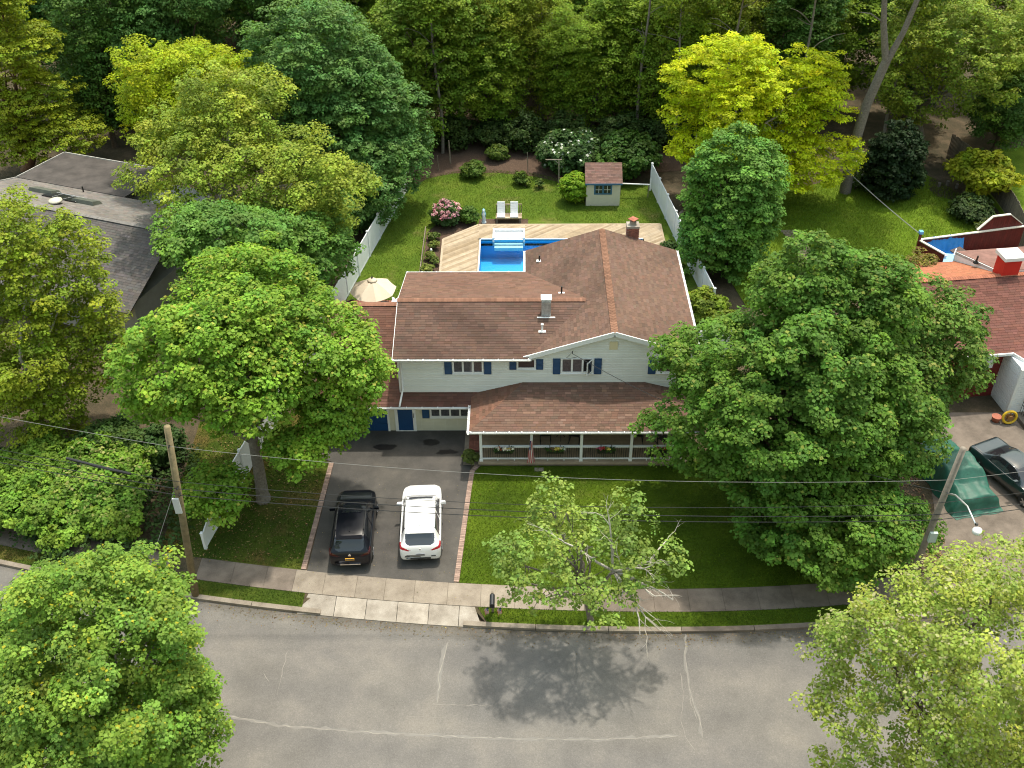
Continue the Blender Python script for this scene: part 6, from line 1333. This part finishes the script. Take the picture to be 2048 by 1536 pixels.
P, W = crown_puffs([(23.5,67.5,19.5,4.5,4.2,4)],1.0,0.3,0.6); o = bpy.data.objects.new('crown', leaf_mesh('crown',P,W,1.0,40,0.2,(0.10,0.17,0.03),off=tuple(tl_.location))); col.objects.link(o); o.parent = tl_
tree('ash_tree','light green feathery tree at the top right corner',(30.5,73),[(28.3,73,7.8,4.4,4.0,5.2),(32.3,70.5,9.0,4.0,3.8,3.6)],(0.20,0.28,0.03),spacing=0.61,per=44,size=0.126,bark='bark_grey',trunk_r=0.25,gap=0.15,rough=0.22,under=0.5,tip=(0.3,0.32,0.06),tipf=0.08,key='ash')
tree('maple_tree','dark green low tree at the right edge above the board fence',(35.5,72.5),[(35.5,72,3.9,3.2,3,2.6)],(0.08,0.16,0.03),spacing=0.58,per=44,size=0.126)
bush('holly_bush','large very dark green holly bush on the neighbouring lawn',(26.0,66.6),1.9,5.2,(0.020,0.042,0.012),per=52,size=0.14,spacing=0.42,zc=2.0,rough=0.08)
bush('rose_bush','white-flowering branch bush left of the dark holly',(23.9,67.4),0.8,2.6,(0.09,0.14,0.03),per=30,size=0.12,spacing=0.3,tip=(0.72,0.72,0.62),tipf=0.12)
bush('golden_shrub','bright yellow spiky shrub leaning on the board fence',(31.9,65.6),2.0,3.6,(0.26,0.29,0.014),per=44,size=0.15,spacing=0.42,flat=0.9,elong=1.7,zc=2.2,rough=0.25)
bush('dark_shrub','low dark shrub under the golden shrub by the fence',(30.6,62.9),1.5,1.4,(0.05,0.085,0.022),size=0.14,spacing=0.36)
bush('dark_shrub','small pale shrub against the red deck gable',(31.0,60.3),0.9,1.1,(0.13,0.16,0.05),size=0.13,spacing=0.3)
tree('juniper_tree','crooked olive juniper beside the red house roof',(22.9,51.6),[(22.9,51.0,3.3,1.2,1.0,0.9),(22.1,49.6,2.7,1.3,1.1,0.9),(23.6,52.2,2.9,0.7,0.6,0.5)],(0.17,0.165,0.03),spacing=0.36,per=36,size=0.084,bark='bark_red',trunk_r=0.1,limbs=8,twigs=20,flat=0.8,gap=0.1,elong=1.8,tip=(0.25,0.14,0.07),tipf=0.10)
# shrubs and saplings in the left lot
SHR = [(-20.3,35.6,2.6,2.3,'broad glossy green shrub left of the left pole'),(-22.2,34.2,2.0,1.9,'mid-green shrub in front of the broad glossy one'),(-23.6,36.6,2.3,2.2,'leafy shrub in the left lot below the yellow-green tree'),(-18.9,33.5,1.4,1.4,'low shrub nearest the guy wire'),(-24.8,34.2,1.8,2.0,'sapling clump at the left edge by the sidewalk'),(-20.4,38.6,2.0,2.2,'shaded shrub behind the broad glossy one'),(-18.2,38.4,1.2,1.6,'shaded low shrub under the big front maple'),(-21.0,32.9,1.2,1.1,'bright low shrub beside the sidewalk at left')]
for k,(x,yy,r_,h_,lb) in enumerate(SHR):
    bush('lot_shrub',lb,(x,yy),r_,h_,(0.155,0.27,0.032) if k not in (5,6) else (0.05,0.10,0.02),per=36,size=0.12,spacing=0.32,rough=0.22,tip=(0.3,0.32,0.1) if k == 0 else None,tipf=0.08 if k == 0 else 0,group='shrubs in the overgrown left lot')  # the two shaded shrubs have their shade put into a darker leaf colour
P, W = crown_puffs([(-20.5,36,0.3,6,4.5,0.5)],0.5,0.2,0.2); gc = bpy.data.objects.new('ground_cover', leaf_mesh('ground_cover',P,W,0.5,26,0.13,(0.05,0.09,0.02))); col.objects.link(gc); gc['kind'] = 'stuff'; tag(gc,'dark ivy ground cover across the overgrown left lot','ground cover')
# the wood behind the gardens
tree('woodland_tree','tall dark maple at the wood edge left of the bare soil',(-8.4,76.5),[(-8.3,76,6.6,4.8,4.4,6.4),(-5.5,77.5,8,3.5,3.3,5)],(0.145,0.235,0.022),spacing=0.65,per=51,size=0.140,under=0.8,rough=0.16,key='wood')
tree('woodland_tree','slim olive-green tree at the middle of the wood edge',(1.5,79.5),[(1.5,79.5,5.6,2.6,2.6,5.4),(0.2,81,8.5,2.4,2.4,4.0)],(0.195,0.255,0.02),spacing=0.58,per=40,size=0.105,under=0.8,rough=0.22,gap=0.1,limbs=12,twigs=50,bark='bark_grey',key='slim')
tree('woodland_tree','dense mid-green tree behind the white-flowering shrub',(5.5,77.5),[(5.5,77.5,4.6,3.2,3.0,4.6),(7.2,79,7.4,2.8,2.6,4.2)],(0.16,0.25,0.018),spacing=0.58,per=47,size=0.112,under=0.8,rough=0.2,key='dense')
TREE_LIST = [('dense',3.2,78.4,0.8,''),('dense',15.2,77.6,0.85,''),('dense',-2.2,77.2,0.9,''),('dense',9.6,77.2,0.95,''),('slim',-5.8,78.2,0.9,''),('slim',-2.5,80,1.05,'wood'),('dense',10.8,81,1.1,''),('slim',13.0,78.0,1.0,''),('wood',-14.5,82,1.1,''),('column',-20,82,1.1,''),('slim',17.5,80,1.15,''),('column',20.5,77.5,1.0,''),('dense',24.5,81,1.2,''),('dense',-1.0,86,1.2,''),('wood',6,90,1.15,''),('column',11.5,88,1.15,''),('wood',-8,90,1.2,''),('ash',18,90,1.1,''),('wood',26,92,1.1,''),('ash',36,86,1.15,''),('column',31,80,1.1,''),('wood',-20,93,1.2,''),('wood',-31,90,1.2,''),('maple',-38,84,1.15,''),('wood',41,80,1.0,''),('dense',37.5,76,0.9,''),('maple',-26.5,78.5,1.05,'')]
for k,(key,x,yy,sc,_) in enumerate(TREE_LIST):
    kinds = {'slim':'slim loose-leaved tree','dense':'dense bushy tree','wood':'broad dark maple','column':'narrow dark tree','ash':'light feathery tree','maple':'blue-green maple'}
    marks = ((-34,'above the golden conifer'),(-28,'left of the bright yellow tree top'),(-22.5,'behind the bright yellow tree top'),(-17,'left of the tall blue-green maple'),(-12,'behind the tall blue-green maple'),(-6.5,'above the tall grey post'),(-3.5,'left above the lounge seats'),(-1.5,'straight above the lounge seats'),(2,'above the pool steps'),(8,'above the garden shed'),(10.2,'above the right side fence end'),(12,'right above the fence end'),(15,'just left of the yellow locust'),(19,'behind the yellow locust'),(22,'left of the forked tall trunk'),(25,'right of the forked tall trunk'),(28,'above the dark holly bush'),(33,'above the golden shrub'),(37,'near the top right corner'),(38,'at the right edge above the fence'),(60,'in the far right corner'))
    row = 'front' if yy < 79.2 else ('second' if yy < 85.5 else 'rear'); mk = [t_ for lim, t_ in marks if x < lim][0]
    tree_copy(key,'woodland_tree',kinds[key]+' in '+row+' row of the wood, '+mk,(x,yy,0),(sc*(0.92+0.16*rng.random()),sc*(0.92+0.16*rng.random()),sc*(0.9+0.25*rng.random())),rng.random()*6.28,group='trees of the wood behind')
# understorey along the wood edge and the far mass of the wood
for x,yy,r_,h_,mk in ((-12,73,1.8,2.2,'left of the stake by the blue-green maple'),(-5.5,74.6,1.7,2.4,'just behind the tall grey post'),(-2.5,74.8,1.6,2.2,'behind the pale bush on bare soil'),(0.4,74.2,1.7,2.6,'behind the thin leaning stake'),(3.4,74.2,1.8,2.8,'behind the white-flowered shrub'),(7.2,74.4,1.8,2.8,'behind the wide shrub right of the shed'),(-8.8,72.6,1.5,2.2,'where the left fence meets the wood'),(10.5,74.5,1.8,2.6,'beyond the far end of the right fence'),(14.5,73.5,1.7,2.0,'under the left side of the yellow locust'),(18.5,73.5,2.0,2.6,'under the right side of the yellow locust'),(28,71.5,1.6,1.8,'behind the dark holly bush'),(-17,71,2.0,2.6,'behind the olive tree and blue-green maple'),(33.5,69.5,1.4,1.7,'beside the board fence at far right')):
    bush('thicket','shade-darkened undergrowth thicket '+mk,(x,yy),r_,h_,(0.045,0.08,0.016),per=36,size=0.13,spacing=0.40,rough=0.25,group='thickets along the wood edge')  # leaf colour darkened to stand for the deep shade under the trees
for x,yy,h_,lean,mk in ((-13.5,74.5,13,0.5,'left of the tall dark maple'),(-6.2,73.6,12,-0.4,'above the grey post'),(8.9,75.5,14,0.3,'above the shed'),(11.6,74.0,12,-0.3,'above the right fence end'),(14.8,73.2,13,0.6,'left behind the yellow locust'),(20.6,73.0,14,-0.5,'right behind the yellow locust'),(27.0,72.5,12,0.4,'above the dark holly')):
    t = thing('slender_tree','slender grey-trunked tree at the wood edge '+mk,'tree',(x,yy,0),'slender trunks at the wood edge')
    mb = MB(); pts = [np.array([x+lean*q*q+0.12*math.sin(q*7+x),yy,-0.1+h_*q]) for q in np.linspace(0,1,8)]; mb.tube(pts,list(np.linspace(0.15,0.05,8)),7,cap=False)
    for k in range(9):
        a = pts[rng.integers(3,8)]; limb(mb,a,a+np.array([rng.normal()*1.3,rng.normal()*0.8,0.6+rng.random()]),0.035,0.012,0.2,3,4)
    mb.build('trunk','bark_grey',t,smooth=True)
    P, W = crown_puffs([(x+lean,yy,h_,1.8,1.8,1.6)],0.6,0.3,0.6); o = bpy.data.objects.new('crown', leaf_mesh('crown',P,W,0.6,40,0.13,(0.16,0.23,0.02),off=tuple(t.location))); col.objects.link(o); o.parent = t
P = []
for k in range(34):
    x, yy = -62+124*rng.random(), 94+34*rng.random(); P.append((x,yy,5+3*rng.random(),4+1.5*rng.random(),4,5+2*rng.random()))
Pp, Ww = crown_puffs(P,1.5,0.15,0.5); wm = bpy.data.objects.new('far_wood', leaf_mesh('far_wood',Pp,Ww,1.5,46,0.34,(0.17,0.25,0.022),var=0.3)); col.objects.link(wm); wm['kind'] = 'stuff'; tag(wm,'far mass of woodland closing the view at the top','wood')

# ------------------------------------------------------------------ fallen leaves and twigs
def litter(name, label, pts, size, color):
    n = len(pts); a = rng.random(n)*6.28; sz = size*(0.5+rng.random(n)); m = np.zeros((n,4,3))
    for k, (u_, v_) in enumerate(((-1,0),(0,0.5),(1,0),(0,-0.5))):
        m[:,k,0] = pts[:,0]+sz*(u_*np.cos(a)-v_*np.sin(a)); m[:,k,1] = pts[:,1]+sz*(u_*np.sin(a)+v_*np.cos(a)); m[:,k,2] = pts[:,2]+0.006*(k%2)+0.004*rng.random(n)
    me = bpy.data.meshes.new(name); me.from_pydata(m.reshape(-1,3).tolist(),[],np.arange(n*4).reshape(n,4).tolist())
    at = me.attributes.new('col','FLOAT_COLOR','POINT'); cc = np.ones((n,4,4),np.float32); cc[:,:,:3] = (np.array(color)*np.exp(rng.normal(size=(n,1))*0.35)*np.exp(rng.normal(size=(n,3))*0.1))[:,None,:]; at.data.foreach_set('color',np.clip(cc,0,1).reshape(-1))
    me.materials.append(MATS['leaf']); o = bpy.data.objects.new(name, me); col.objects.link(o); o['kind'] = 'stuff'; tag(o, label, 'leaf litter')
n = 1500; x = -20+40*rng.random(n); litter('gutter_litter','bits of leaf litter along the street kerb', np.stack([x, np.array([ky(v) for v in x])-0.05-np.abs(rng.normal(size=n))*0.35, np.full(n,-0.11)],1), 0.035, (0.16,0.12,0.06))
n = 2600; litter('yard_litter','brown leaf litter on the bare strip by the right neighbour driveway', np.stack([16.3+2.9*rng.random(n), 30.2+10*rng.random(n), np.full(n,0.018)],1), 0.06, (0.22,0.14,0.08))
n = 900; litter('drive_litter','small leaf bits scattered over driveway and sidewalk', np.stack([-10+14*rng.random(n), 29.2+8*rng.random(n), np.full(n,0.024)],1), 0.02, (0.17,0.14,0.06))
n = 1600; litter('lawn_litter','dry leaf bits on the shaded lawn left of the driveway', np.stack([-16+6*rng.random(n), 31.5+9*rng.random(n), np.full(n,0.05)],1), 0.045, (0.20,0.14,0.06))
